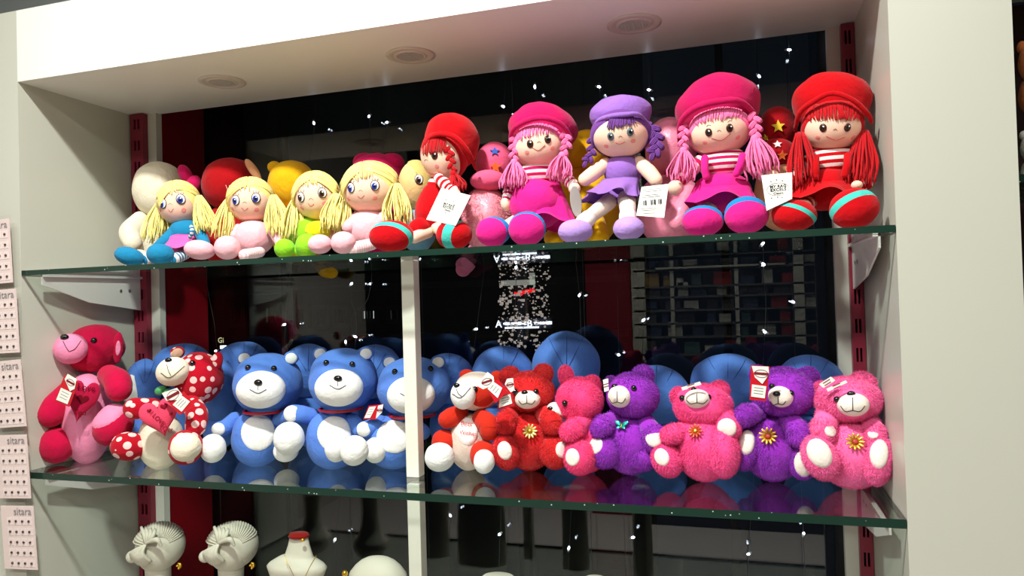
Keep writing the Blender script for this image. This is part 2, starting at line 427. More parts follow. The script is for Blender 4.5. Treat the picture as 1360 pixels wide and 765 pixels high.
# downlights in the niche ceiling
LGT = ((295, 108, 'leftmost recessed downlight in the niche ceiling, above the blonde dolls'),
       (545, 73, 'middle recessed downlight in the niche ceiling, above the red side-facing doll'),
       (842, 31, 'rightmost recessed downlight in the niche ceiling, above the purple doll'))
ringm = mat('downlight_ring', (205, 196, 184), .35); louv = mat('louvre_metal', (225, 222, 214), .3, 'plain', .5, .2)
for u, v, lab in LGT:
    c = atZ(u, v, ZT); t = Thing('recessed_downlight', lab, 'ceiling light', 'round downlights set in the niche ceiling')
    prof = [(.046, 0), (.046, -.002), (.041, -.0035), (.034, -.003), (.0315, -.0005), (.029, -.0035), (.0245, -.004), (.0235, 0)]
    V = []; F = []; n = 40
    for r, z in prof: V += [(c[0]+r*math.cos(2*math.pi*j/n), c[1]+r*math.sin(2*math.pi*j/n), ZT+z) for j in range(n)]
    for i in range(len(prof)-1):
        for j in range(n): k = (j+1) % n; F.append((i*n+j, i*n+k, (i+1)*n+k, (i+1)*n+j))
    b = MB(); b.add(V, F); t.part('trim_ring', b, ringm)
    b = MB()                      # honeycomb louvre: little upright walls
    for a in np.arange(-.022, .0221, .0048):
        h = math.sqrt(max(0, .0236**2-a*a))
        b.add(*box((c[0]+a-.0004, c[1]-h, ZT-.0045), (c[0]+a+.0004, c[1]+h, ZT-.0004)))
        b.add(*box((c[0]-h, c[1]+a-.0004, ZT-.0045), (c[0]+h, c[1]+a+.0004, ZT-.0004)))
    t.part('louvre', b, louv, smooth=False, kind='stuff')
    b = MB(); b.add(*Ell((c[0], c[1], ZT-.0006), np.eye(3), (.0236, .0236, .0004)).mesh(n=24, m=6)); t.part('reflector', b, mat('reflector_dull', (120, 108, 98), .4))
    t.finish()

# ================================================================== TOYS
SKIN = mat('doll_skin', (246, 204, 178), .8, 'yarn', .2, bump=.08); BLUSH = P('blush', (240, 150, 140))
EYEW = mat('eye_white', (240, 240, 238), .3); EYEB = mat('eye_blue', (30, 50, 150), .3); EYEBR = mat('eye_brown', (66, 34, 18), .25)
EYEG = mat('eye_grey', (88, 104, 110), .25); GLINT = mat('eye_glint', (250, 250, 250), .2)
MOUTH = mat('mouth_thread', (190, 60, 60), .7); BROW = mat('brow_thread', (120, 80, 60), .7)

def eye(t, h, u, v, style, s=1., roll=0):
    p, n = h.hit(u, v); k = km(p)
    if style in ('blue', 'brown'):
        s *= .84; w_, hh = (7.2*s, 8.4*s); iris = EYEB if style == 'blue' else EYEBR
        i = t.part('eye', blob(disc(p+n*.0004, n, w_*k/1., hh*k, .0010, roll), n=18, m=8), THREAD)
        t.part('eye_white', blob(disc(p+n*.0009, n, (w_-.9)*k, (hh-.9)*k, .0011, roll), n=18, m=8), EYEW, i)
        q, _ = h.hit(u-1.2*s, v+1.4*s)
        t.part('iris', blob(disc(q+n*.0018, n, 4.4*s*k, 5.4*s*k, .0008, roll), n=16, m=6), iris, i)
        t.part('pupil', blob(disc(q+n*.0024, n, 2.2*s*k, 2.8*s*k, .0005, roll), n=12, m=6), BLACK, i)
        g, _ = h.hit(u-.2*s, v-1.0*s); t.part('glint', blob(disc(g+n*.0029, n, 1.2*s*k, 1.4*s*k, .0004), n=10, m=5), GLINT, i)
        for j in (-1, 0, 1):
            a, _ = h.hit(u+j*3*s, v-hh+1); b_, _ = h.hit(u+j*5.2*s, v-hh-3*s); t.part('eyelash', tube([a+n*.0006, b_+n*.0009], .0003, 5), THREAD, i)
    else:
        ic = EYEBR if style == 'darkbrown' else EYEG
        i = t.part('eye', blob(disc(p, n, 4.8*s*k, 5.6*s*k, .0022, roll), n=18, m=10), ic)
        t.part('pupil', blob(disc(p+n*.0017, n, 2.6*s*k, 3.1*s*k, .0009, roll), n=14, m=6), BLACK, i)
        g, _ = h.hit(u+1.4*s, v-1.8*s); t.part('glint', blob(disc(g+n*.0026, n, 1.1*s*k, 1.1*s*k, .0004), n=10, m=5), GLINT, i)
        a, _ = h.hit(u-3*s, v-8*s); b_, _ = h.hit(u+3.2*s, v-9.3*s); m_, _ = h.hit(u, v-10*s)
        t.part('eyebrow', tube(spline([a+n*.0004, m_+n*.0004, b_+n*.0004], 6), .0003, 5), THREAD, i)
def curve_on(h, pts, r=.0005, n=10, lift=.0003):
    Q = []
    us = spline([np.array([a, b, 0.]) for a, b in pts], n)
    for a, b, _ in us:
        p, nn = h.hit(a, b); Q.append(p+nn*lift)
    return tube(Q, r, 5)

def strands(paths, r=.0011, sides=4):
    b = MB()
    for p in paths:
        n = len(p); rr = [r]*n; rr[-1] = r*.6
        b.add(*tube_geo(p, rr, sides))
    return b
def pigtail_paths(tie, tip, w, n=46, flare=1.0, wav=.004, sd=0, thick=.7):
    """tie, tip world; w world half-width at the tip"""
    g = np.random.default_rng(sd); out = []
    ax = nrm(tip-tie); h = nrm([tie[0], tie[1], 0]); side = nrm(np.cross(ax, h)); dep = nrm(np.cross(side, ax))
    Ln = np.linalg.norm(tip-tie)
    for i in range(n):
        a = g.uniform(0, 6.283); q = math.sqrt(g.uniform(0, 1)); x, y = q*math.cos(a), q*math.sin(a)*thick
        l = g.uniform(.82, 1.06); P_ = []; ph = g.uniform(0, 6.28); 
        for t_ in np.linspace(0, 1, 9):
            sp = w*(.30+.95*math.sin(min(1, t_*1.25)*1.45)*flare)*(.92 if t_ > .85 else 1)
            p = tie+ax*Ln*l*t_ + side*x*sp + dep*y*sp
            p = p + side*wav*math.sin(ph+t_*7)*t_*.5 + dep*wav*math.cos(ph*2+t_*6)*t_*.5
            P_.append(p)
        out.append(P_)
    return out
def slerp_paths(h, a, b, n, spread, k=1.03, k2=1.05, sd=0, steps=8):
    """strands lying on ellipsoid h from px a=(u,v) line to px b"""
    g = np.random.default_rng(sd); out = []
    for i in range(n):
        f = i/(n-1) if n > 1 else .5
        A0 = np.array(a[0])*(1-f)+np.array(a[1])*f; B0 = np.array(b[0])*(1-f)+np.array(b[1])*f
        B0 = B0+g.normal(size=2)*spread
        pa, _ = h.hit(*A0); pb, _ = h.hit(*B0); qa = nrm(h.Ai@(pa-h.c)); qb = nrm(h.Ai@(pb-h.c))
        P_ = []
        for t_ in np.linspace(0, 1, steps):
            q = nrm(qa*(1-t_)+qb*t_); P_.append(h.c+h.A@(q*(k*(1-t_)+k2*t_)))
        out.append(P_)
    return out
def braid_mb(pts, rad, n=7):
    c = spline(pts, n*2); b = MB(); T = np.gradient(c, axis=0)
    for i in range(n*2):
        ax = nrm(T[i]); h = nrm([c[i][0], c[i][1], 0]); side = nrm(np.cross(ax, h)); sgn = 1 if i % 2 else -1
        M = np.column_stack([nrm(ax+side*sgn*.9), nrm(np.cross(nrm(ax+side*sgn*.9), h)), h])
        f = 1-.25*i/(n*2)
        e = Ell(c[i]+side*sgn*rad*.38, M, (rad*1.15*f, rad*.62*f, rad*.75*f)); b.add(*e.mesh(n=12, m=8, lump=.03, seed=i))
        # yarn lines along each lobe
        for s_ in (-.35, 0, .35):
            p0 = e.c-M[:, 0]*e.r[0]*.8+M[:, 1]*e.r[1]*s_-h*e.r[2]*.55; p1 = e.c-h*e.r[2]*1.03+M[:, 1]*e.r[1]*s_*1.2; p2 = e.c+M[:, 0]*e.r[0]*.8+M[:, 1]*e.r[1]*s_-h*e.r[2]*.55
            b.add(*tube_geo(spline([p0, p1, p2], 5), [rad*.11]*6, 4))
    return b

def card(t, name, corners, mats, thick=.0009, parent=None, label=None):
    """corners: 4 (u,v,Y): top-left, top-right, bottom-right, bottom-left"""
    Q = [at(*c) for c in corners]; n = nrm(np.cross(Q[1]-Q[0], Q[3]-Q[0])); n = n if n[1] > 0 else -n
    b = MB(); b.add(*slab(Q, n, thick)); i = t.part(name, b, mats, parent, False, label, norest=True)
    c = sum(Q)/len(Q); r = nrm(Q[1]-Q[0]); upv = nrm(np.cross(n, r)); upv = upv if upv[2] > 0 else -upv
    return i, c, r, upv, n
def bilerp(cs, x, y):
    a, b, c, d = [np.array(q, float) for q in cs[:4]]; return tuple((a*(1-x)+b*x)*(1-y)+(d*(1-x)+c*x)*y)
def lines_on(b, c, r, up, n, rows, w, t=.0005):
    for y, x0, x1 in rows:
        p = c+up*y-n*.0004; b.add(*slab([p+r*x0+up*t, p+r*x1+up*t, p+r*x1-up*t, p+r*x0-up*t], -n, .0002))
def rag_tag(t, cs, sz):
    i, c, r, up, n = card(t, 'paper_tag', cs, PAPER, label='white paper tag printed with an oval and small letters')
    b = MB(); o = c-n*.0003
    for s_, dy, ss in (('MY RAG', .27, .38), ('EXCELS', -.06, .40), ('Classic', -.40, .30)):
        b.add(*text_geo(s_, sz*ss, o+up*sz*dy+r*sz*.02, r, up, .0004, 1.1, .03))
    t.part('tag_lettering', b, INK, i, False, norest=True)
    b = MB(); ring = [o-n*.0003+r*sz*1.0*math.cos(a)+up*sz*.62*math.sin(a) for a in np.linspace(0, 2*math.pi, 33)]
    b.add(*tube_geo(ring, [.00025]*33, 4))
    for x, y in ((-.75, .95), (-.1, 1.1), (.55, .95), (-.8, -.95), (-.1, -.9), (.4, -1.0)):
        b.add(*disc(o+r*x*sz*.8+up*y*sz*.85-n*.0003, n, .0011, .0011, .0003).mesh(n=5, m=4))
    t.part('tag_border', b, GREYINK, i, False, norest=True)

def doll(label, head, face, eyes, est, nose, mouth, hair, hcol, ties, tails, torsos, arms, legs, feet,
         hat=None, blush=(), fringe=None, parting=None, braids=None, tagf=None, group='rag dolls in the front row of the upper shelf', es=1., roll=0):
    t = Thing('rag_doll', label, 'doll', group, Z1)
    hu, hv, hrx, hry, hY = head; h = E(hu, hv, hY, hrx, hry, None, roll)
    t.part('head', blob(h, n=40, m=28, lump=.006, seed=3), SKIN)
    pf, nf = h.hit(*face)
    for (a, b) in eyes: eye(t, h, a, b, est, es, roll)
    t.part('nose', curve_on(h, [(nose[0]-2.6, nose[1]-1), (nose[0], nose[1]-2.8), (nose[0]+2.6, nose[1]-1)], .0003), BROW)
    t.part('mouth', curve_on(h, mouth, .00045), MOUTH)
    for a, b in blush: t.part('cheek_blush', patch(h, a, b, 3.4, k=1.006, rim=.999, lump=.006, seed=3), BLUSH)
    # hair: shell round the back and sides of the head + yarn
    fa = nrm(nrm(pf-h.c)+np.array([0, 0, -.42])); th = math.radians(62 if not hat else 66)
    hs = MB(); hs.add(*h.mesh(n=44, m=22, axis=fa, th0=th, th1=math.pi, k=1.045, rim=.985, lump=.008)); ih = t.part('hair', hs, hair)
    if parting:
        (pu, pv) = parting; ps = []
        for j, (tu, tv) in enumerate(ties):
            sg = -1 if j == 0 else 1
            ps += slerp_paths(h, ((pu+sg*.5, pv-4), (pu+sg*1.5, pv+7)), ((tu, tv-9), (tu, tv+6)), 24, 1.0, 1.055, 1.09, sd=j)
        t.part('hair_strand', strands(ps, .0011), hair, ih, kind='stuff')
    if fringe:
        t.part('fringe', strands(slerp_paths(h, fringe[0], fringe[1], fringe[2], 1.2, 1.075, 1.055, sd=5, steps=7), fringe[3] if len(fringe) > 3 else .0009), hair, ih, kind='stuff')
    for j, (tie, tail) in enumerate(zip(ties, tails)):
        if tail is None: continue
        T0 = at(*(tie[0], tie[1], hY-.015) if len(tie) == 2 else tie); tu, tv, tw, tY = tail; T1 = at(tu, tv, tY)
        k = km(T1)
        if braids and braids[j]:
            bp = [at(*q) for q in braids[j][0]]
            t.part('braid', braid_mb(bp, braids[j][1]*k, braids[j][2]), hair)
            T0 = bp[-1]
            t.part('hair_tie', blob(Ell(T0, np.eye(3), (braids[j][1]*k*.8,)*3), n=12, m=8), hair)
        t.part('pigtail', strands(pigtail_paths(T0, T1, tw*k, 58, 1, .003, j+int(hu)), .00125), hair, kind='stuff', norest=True)
    if hat:
        hatm, dome, brim = hat
        d = E(*dome[:5], None, dome[5], dome[6] if len(dome) > 6 else 0)
        dm = MB(); dm.add(*d.mesh(n=44, m=26, lump=.026, seed=int(hu))); i = t.part('hat', dm, hatm)
        if brim:
            bp = spline([at(*q[:3]) for q in brim], 18); rr = np.interp(np.linspace(0, len(brim)-1, 19), range(len(brim)), [q[3] for q in brim])
            k = km(bp[9]); V, F = tube_geo(bp, rr*k*.42, 12)
            t.part('hat_brim', MB().add(V, F), hatm, i)
    for q in torsos: t.part(q[0], blob(q[1], **q[3]) if len(q) == 4 else q[1], q[2])
    for nm, mb, mats in arms+legs: t.part(nm, mb, mats)
    for e, axis_px, mats, bands in feet:
        b = MB(); kw = {}
        if axis_px is not None:
            p, _ = e.hit(*axis_px); b.add(*e.mesh(n=32, m=32, axis=p-e.c, matf=bands, lump=.01))
        else: b.add(*e.mesh(n=28, m=20, lump=.012))
        t.part('foot', b, mats)
    if tagf: tagf(t)
    return t.finish()
def skirt_mb(top, hem, ruf=11, amp=.16, n=66, m=9, depth=.8):
    """flared ruffled skirt: top=(u,v,Y,halfwidth px) hem=(u,v,Y,halfwidth px)"""
    a, b_ = at(*top[:3]), at(*hem[:3]); k = km(a); V = []; F = []
    for side in (0, 1):
        for i in range(m+1):
            f = i/m; c = a*(1-f)+b_*f; w_ = (top[3]*(1-f)+hem[3]*f)*k*(1-.03*side)
            for j in range(n):
                th = 2*math.pi*j/n; r = w_*(1+amp*f*f*math.sin(th*ruf+.7*math.sin(th*3)))
                V.append((c[0]+r*math.cos(th), c[1]+r*depth*math.sin(th), c[2]+.10*w_*f*math.sin(th*ruf*.5+1)-.22*w_*f*math.sin(th)))
    for s_ in (0, 1):
        o_ = s_*(m+1)*n
        for i in range(m):
            for j in range(n):
                q = (j+1) % n; t_ = (o_+i*n+j, o_+i*n+q, o_+(i+1)*n+q, o_+(i+1)*n+j); F.append(t_ if s_ else t_[::-1])
    o_ = (m+1)*n
    for j in range(n): q = (j+1) % n; F.append((m*n+j, m*n+q, o_+m*n+q, o_+m*n+j)); F.append((q, j, o_+j, o_+q))
    return MB().add(V, F)
YEL = YN('yellow', (250, 232, 140)); YELP = P('yellow_hair', (246, 224, 130))
TEALB = P('blue_cloth', (32, 128, 170)); PINKL = P('light_pink', (244, 182, 190)); GREEN = P('lime', (140, 205, 40))
HOTP = P('hot_pink', (220, 34, 132)); MAG = P('magenta', (192, 18, 86)); REDC = P('red', (188, 8, 18)); LEM = P('lemon', (240, 226, 30))
STR = P('white_stripe', (240, 225, 220)); LIL = P('lilac', (150, 105, 190)); LILL = P('lilac_light', (180, 145, 215)); TURQ = P('turquoise', (70, 190, 175)); BLUB = P('blue_band', (25, 125, 190))
CREAM = P('cream', (236, 226, 200)); ROSE = P('rose_skirt', (236, 96, 170))
YH, YT, YL_ = 1.215, 1.215, 1.14
def tors(*a, **k): return E(*a, **k)
def stripe(per): return lambda f: int(f*per) % 2
Zax = np.array([0, 0, 1.])
def foot(u, v, rx, ry, Y=1.135, rd=None, roll=0): return E(u, v, Y, rx, ry, rd, roll)
def sock(p, r, **k): return plimb(p, r, **k)

# 1 blue blonde
doll('blonde rag doll in a blue top, bright pink skirt and blue boots', (237, 268, 29, 29, YH), (226, 270), [(216.5, 267.5), (240, 262)], 'blue', (226, 270.5), [(223.5, 276), (227, 279), (230.5, 274.5)],
     YEL, None, [(212, 268), (264, 258)], [(206, 319, 15, 1.19), (276, 306, 13, 1.19)],
     [('torso', E(247, 306, YT, 23, 17), TEALB, {'lump': .01}), ('skirt', skirt_mb((243, 310, 1.20, 17), (238, 331, 1.18, 23), 9, .10, depth=.7), ROSE), ('skirt_front', E(240, 320, 1.195, 19, 12), ROSE, {'lump': .03}), ('strap', plimb([(254, 298, 1.175), (255, 306, 1.172), (252, 313, 1.175)], [2.5, 2.5, 2.5], stripes=2), [STR, TEALB])],
     [('arm', plimb([(231, 302, 1.205), (222, 315, 1.18), (210, 327, 1.17)], [6, 8, 8]), TEALB), ('arm', plimb([(260, 300, 1.205), (268, 312, 1.19), (272, 322, 1.18)], [6, 7.5, 7]), TEALB),
      ('hand', blob(E(272, 325, 1.175, 7, 6)), SKIN)],
     [('sock', plimb([(246, 335, 1.19), (232, 341, 1.16)], [7, 8], stripes=2), [STR, TEALB]), ('sock', plimb([(215, 335, 1.18), (196, 341, 1.15)], [7, 8], stripes=2), [STR, TEALB])],
     [(foot(172, 338, 21, 12, 1.125, roll=-18), None, TEALB, None), (foot(213, 335, 19, 14, 1.14, roll=-5), None, TEALB, None)],
     blush=[(244, 277), (212, 276)], parting=(230, 243), fringe=(((226, 243), (233, 243)), ((222, 256), (236, 253)), 12), roll=4)
# suspender buckle
# 2 pink blonde
doll('blonde rag doll in a light pink dress between the blue-booted and the lime-green doll', (333, 268, 30, 29, YH), (328, 272), [(313.5, 268), (340, 265)], 'blue', (325, 273), [(321, 278), (325, 281.5), (329.5, 278)],
     YEL, None, [(303, 268), (363, 262)], [(294, 318, 12, 1.18), (371, 312, 15, 1.18)],
     [('dress', E(337, 318, YT, 27, 24, roll=-4), PINKL, {'lump': .012})],
     [('arm', plimb([(317, 305, 1.205), (312, 315, 1.19)], [6, 6]), PINKL), ('arm', plimb([(358, 305, 1.205), (368, 318, 1.19), (372, 326, 1.18)], [6, 7, 6]), PINKL)],
     [('sock', plimb([(345, 337, 1.185), (325, 341, 1.15)], [7, 8], stripes=1), [STR, PINKL])],
     [(foot(265, 334, 21, 13, 1.13, roll=-8), None, PINKL, None), (foot(302, 331, 18, 16, 1.14), None, PINKL, None)],
     blush=[(341, 281), (309, 280)], parting=(330, 242), fringe=(((320, 242), (333, 242)), ((317, 256), (330, 254)), 5), roll=-2)
# 3 green blonde
doll('blonde brown-eyed rag doll in lime green with a yellow apron', (421, 259, 31, 32, YH), (414, 262), [(400, 259.5), (428, 254)], 'brown', (413, 264), [(409, 268), (413, 271.5), (417, 268.5)],
     YEL, None, [(391, 264), (446, 256)], [(386, 316, 14, 1.18), (441, 305, 15, 1.175)],
     [('torso', E(409, 308, YT, 24, 22), GREEN, {'lump': .01}), ('apron', E(423, 304, 1.19, 18, 13), LEM, {'lump': .02})],
     [('arm', plimb([(395, 300, 1.21), (385, 315, 1.20)], [6, 7]), GREEN), ('arm', plimb([(436, 300, 1.21), (446, 314, 1.20)], [6, 7]), PINKL)],
     [('leg', plimb([(412, 325, 1.19), (396, 330, 1.15)], [8, 8]), GREEN)],
     [(foot(378, 328, 14, 13, 1.135), None, GREEN, None), (foot(408, 324, 16, 16, 1.15), None, GREEN, None)],
     blush=[(401, 274), (431, 268)], parting=(414, 230), fringe=(((405, 229), (420, 229)), ((402, 245), (422, 243)), 14), roll=5)
# 4 pink blonde right
doll('blonde rag doll in light pink with pink feet, sitting left of the side-facing red doll', (492, 251, 38, 34, YH), (480, 256), [(466.5, 250), (498, 247)], 'blue', (479, 256), [(475, 261), (479.5, 264), (484, 260)],
     YEL, None, [(457, 254), (526, 246)], [(450, 306, 13, 1.18), (529, 298, 21, 1.175)],
     [('dress', E(490, 305, YT, 28, 27), PINKL, {'lump': .012})],
     [('arm', plimb([(474, 288, 1.21), (463, 302, 1.185)], [7, 9]), PINKL), ('arm', plimb([(508, 288, 1.21), (520, 304, 1.20)], [7, 8]), PINKL)],
     [('sock', plimb([(494, 325, 1.18), (470, 331, 1.15)], [8, 9], stripes=1), [STR, PINKL])],
     [(foot(425, 325, 16, 13, 1.13), None, PINKL, None), (foot(456, 323, 17, 15, 1.14), None, PINKL, None)],
     blush=[(498, 264), (463, 265)], parting=(482, 221), fringe=(((472, 221), (492, 220)), ((470, 240), (494, 237)), 20), roll=3)

# 5 red side-facing
REDY = YN('red', (190, 14, 24)); PINKY = YN('pink', (246, 120, 172)); PURY = YN('purple', (112, 62, 140))
two = lambda a, b: (lambda f: 0 if (f < a or f > b) else 1)
doll('red-hatted rag doll turned sideways with a white tag on its lap', (590, 204, 31, 35, 1.21), (574, 208), [(577, 204)], 'darkbrown', (566, 212), [(569, 226), (573, 229), (577, 229)],
     REDY, None, [(600, 206), (612, 210)], [(608, 252, 11, 1.165), None],
     [('dress', E(578, 274, YT, 26, 38, roll=-18), REDC, {'lump': .015}), ('shirt', E(588, 245, 1.215, 21, 17), [STR, REDC], {'axis': nrm([.3, 0, 1]), 'matf': stripe(11), 'n': 30, 'm': 22}),
      ('skirt', E(557, 300, 1.18, 15, 13, roll=25), REDC, {'lump': .03})],
     [('sleeve', plimb([(582, 234, 1.18), (594, 245, 1.165), (602, 252, 1.16)], [7, 9, 9], stripes=2), [STR, REDC]), ('hand', blob(E(603, 255, 1.155, 9, 7)), SKIN)],
     [('leg', plimb([(568, 306, 1.185), (550, 313, 1.155)], [8, 8]), SKIN), ('leg', plimb([(580, 300, 1.19), (590, 306, 1.17)], [8, 9]), SKIN)],
     [(foot(520, 311, 30, 21, 1.135, 20), (508, 322), [REDC, TURQ], two(.38, .52)), (foot(603, 309, 24, 20, 1.135, 18), (622, 312), [REDC, TURQ], two(.34, .50))],
     hat=(REDC, (600, 186, 1.225, 36, 39, 12), [(562, 212, 1.20, 5), (564, 190, 1.18, 7), (580, 176, 1.165, 8), (604, 180, 1.165, 9), (622, 200, 1.18, 8), (632, 222, 1.21, 5)]),
     fringe=(((570, 178), (592, 176)), ((563, 204), (590, 200)), 26, .001), blush=[(580, 219)],
     braids=[([(596, 196, 1.175), (599, 212, 1.165), (602, 228, 1.165)], 6, 3), None],
     tagf=lambda t: rag_tag(t, [(586, 247, 1.13), (625, 257, 1.125), (605, 297, 1.115), (566, 289, 1.12)], .014))
# 6 pink doll left
def t6(t):
    e = disc(at(765, 269, 1.15), nrm([.75, -.6, .1]), .012, .026, .0006); t.part('paper_tag', blob(e, n=24, m=8), mat('grey_card', (170, 165, 160), .5), label='grey oval paper tag seen edge-on')
doll('pink-haired rag doll in a magenta hat, left of the purple doll', (716, 196, 34, 30, 1.205), (716, 197), [(704, 192.5), (727.5, 186.5)], 'darkbrown', (716, 192), [(706, 197), (715, 201), (724, 194)],
     PINKY, None, [(684, 196), (750, 190)], [(682, 252, 17, 1.165), (741, 240, 15, 1.165)],
     [('shirt', E(716, 232, YT, 26, 22), [STR, MAG], {'axis': Zax, 'matf': stripe(17), 'n': 34, 'm': 51}), ('dress', E(713, 272, 1.20, 37, 34, roll=-6), HOTP, {'lump': .04, 'n': 40, 'm': 28}),
      ('skirt', skirt_mb((716, 244, 1.205, 28), (722, 300, 1.185, 40), 8, .08, depth=.55), HOTP)],
     [('sleeve', plimb([(738, 222, 1.21), (752, 238, 1.19), (760, 246, 1.18)], [8, 9, 8], stripes=2), [STR, MAG]), ('hand', blob(E(763, 252, 1.17, 8, 8)), SKIN),
      ('sleeve', plimb([(692, 226, 1.21), (678, 250, 1.19), (674, 262, 1.18)], [8, 8, 7], stripes=2), [STR, MAG]), ('hand', blob(E(672, 272, 1.18, 7, 10)), SKIN)],
     [('leg', plimb([(690, 292, 1.19), (668, 306, 1.16)], [9, 9]), SKIN), ('leg', plimb([(712, 292, 1.19), (703, 303, 1.16)], [9, 9]), SKIN)],
     [(foot(655, 309, 23, 20, 1.135, 18), (645, 313), [HOTP, BLUB], lambda f: 0 if f < .42 else 1), (foot(700, 305, 25, 23, 1.135, 18), (697, 310), [HOTP, BLUB], lambda f: 0 if f < .40 else 1)],
     hat=(MAG, (721, 173, 1.232, 47, 34, -10), [(678, 200, 1.205, 5), (680, 176, 1.18, 8), (697, 163, 1.165, 9), (720, 158, 1.162, 9), (745, 166, 1.175, 8), (761, 188, 1.20, 6)]),
     fringe=(((692, 166), (740, 160)), ((688, 188), (744, 176)), 46, .0009), blush=[(700, 204), (734, 198)],
     braids=[([(684, 186, 1.19), (682, 202, 1.18), (683, 217, 1.175)], 6.5, 3), ([(751, 180, 1.19), (753, 194, 1.18), (747, 208, 1.175)], 7, 3)], tagf=t6, roll=5)
# 7 purple doll
def t7(t):
    i, c, r, up, n = card(t, 'paper_tag', [(852, 248, 1.135), (888, 244, 1.135), (882, 289, 1.125), (845, 286, 1.125)], PAPER, label='white paper tag with a barcode')
    b = MB(); lines_on(b, c, r, up, n, [(.019, -.018, .016), (.016, -.017, .014), (.010, -.016, .010), (.007, -.016, .012), (-.011, -.019, .014), (-.014, -.018, .012), (-.019, -.018, .008)], 0, .0003)
    t.part('tag_lettering', b, GREYINK, i, False)
    b = MB(); g = np.random.default_rng(3)
    for x in (-.014, -.012, -.010, -.002, 0, .0025, .004, .009, .0115, .0135):
        p = c+r*x-up*.002-n*.0006; ww = g.uniform(.0004, .0010); b.add(*slab([p-r*ww+up*.004, p+r*ww+up*.004, p+r*ww-up*.004, p-r*ww-up*.004], -n, .0002))
    t.part('barcode', b, INK, i, False)
doll('purple-hatted rag doll in a lilac dress with a white barcode tag', (824, 178, 39, 31, 1.20), (825, 182), [(811, 181), (837, 175)], 'grey', (824, 183), [(817, 189), (823, 191), (830, 188)],
     PURY, None, [(786, 195), (866, 180)], [None, None],
     [('bodice', E(827, 228, YT, 25, 25), LIL, {'lump': .01}), ('skirt', skirt_mb((824, 237, 1.20, 24), (810, 264, 1.18, 36), 10, .13, depth=.6), LIL)],
     [('arm', plimb([(805, 218, 1.21), (788, 230, 1.19), (777, 238, 1.18)], [9, 10, 9]), SKIN), ('arm', plimb([(849, 216, 1.21), (862, 228, 1.19), (871, 239, 1.18)], [9, 10, 9]), SKIN),
      ('braid', braid_mb([at(787, 186, 1.20), at(786, 200, 1.19), at(782, 212, 1.185), at(772, 217, 1.18)], .008, 4), PURY), ('braid', braid_mb([at(864, 168, 1.21), at(872, 184, 1.20), at(871, 200, 1.195), at(862, 206, 1.19)], .011, 5), PURY)],
     [('leg', plimb([(808, 268, 1.20), (792, 281, 1.17), (777, 293, 1.145)], [11, 10, 9]), P('stocking', (238, 218, 205))), ('leg', plimb([(832, 264, 1.20), (834, 278, 1.17), (834, 290, 1.15)], [12, 11, 10]), P('stocking', (238, 218, 205))),
      ('sock_cuff', plimb([(781, 290, 1.15), (776, 295, 1.145)], [11, 12]), STR), ('sock_cuff', plimb([(834, 287, 1.15), (834, 292, 1.145)], [12, 12]), STR)],
     [(foot(764, 307, 23, 16, 1.135, 20), None, LILL, None), (foot(835, 303, 21, 16, 1.135, 20), None, LILL, None)],
     hat=(LIL, (824, 152, 1.225, 41, 25, 3), [(787, 176, 1.20, 4), (795, 160, 1.17, 7), (812, 154, 1.158, 8), (830, 152, 1.157, 8), (848, 152, 1.168, 7), (862, 166, 1.20, 4)]),
     fringe=(((812, 158), (838, 154)), ((808, 172), (842, 166)), 26, .0011), blush=[(805, 194), (841, 187)], tagf=t7)
# 8 pink doll right
def arc(f): return 0 if f < .42 else 1
doll('largest pink-haired rag doll in magenta hat and overalls, beside the right-hand red doll', (955, 172, 41, 32, 1.205), (955, 176), [(941, 173.5), (969, 167.5)], 'darkbrown', (955, 173), [(945, 181), (958, 184), (970, 175)],
     PINKY, None, [(912, 180), (1000, 172)], [(905, 238, 17, 1.165), (1013, 231, 20, 1.165)],
     [('shirt', E(961, 215, YT, 34, 22), [STR, MAG], {'axis': Zax, 'matf': stripe(17), 'n': 34, 'm': 51}), ('dress', E(958, 254, 1.20, 40, 27), HOTP, {'lump': .03, 'n': 40, 'm': 28}), ('skirt', skirt_mb((958, 240, 1.195, 34), (957, 270, 1.17, 44), 8, .07, depth=.55), HOTP),
      ('strap', plimb([(936, 208, 1.175), (936, 222, 1.165), (938, 232, 1.165)], [5, 5, 5]), HOTP), ('strap', plimb([(986, 205, 1.175), (983, 217, 1.165), (978, 228, 1.165)], [5, 5, 5]), HOTP)],
     [('sleeve', plimb([(930, 212, 1.21), (915, 226, 1.19), (908, 234, 1.18)], [9, 10, 9], stripes=2), [STR, MAG]), ('hand', blob(E(897, 247, 1.17, 11, 10)), SKIN),
      ('sleeve', plimb([(990, 210, 1.21), (1006, 224, 1.19), (1014, 230, 1.18)], [9, 10, 9], stripes=2), [STR, MAG]), ('hand', blob(E(1024, 232, 1.175, 11, 9)), SKIN)],
     [('leg', plimb([(946, 268, 1.19), (936, 285, 1.16)], [10, 10]), SKIN), ('leg', plimb([(975, 266, 1.19), (985, 278, 1.16)], [10, 10]), SKIN)],
     [(foot(933, 291, 28, 21, 1.135, 22), (930, 300), [HOTP, BLUB], arc), (foot(991, 283, 30, 25, 1.135, 22), (993, 296), [HOTP, BLUB], arc)],
     hat=(MAG, (953, 140, 1.232, 58, 42, 8), [(902, 186, 1.21, 6), (904, 160, 1.185, 10), (922, 142, 1.165, 11), (950, 133, 1.158, 11), (982, 132, 1.168, 10), (1004, 150, 1.20, 7)]),
     fringe=(((926, 142), (986, 136)), ((922, 164), (984, 152)), 54, .0009), blush=[(936, 187), (980, 180)],
     braids=[([(910, 168, 1.19), (907, 182, 1.18), (908, 198, 1.175)], 7, 3), ([(1001, 152, 1.19), (1004, 168, 1.18), (1003, 182, 1.175)], 8, 3)], roll=6)
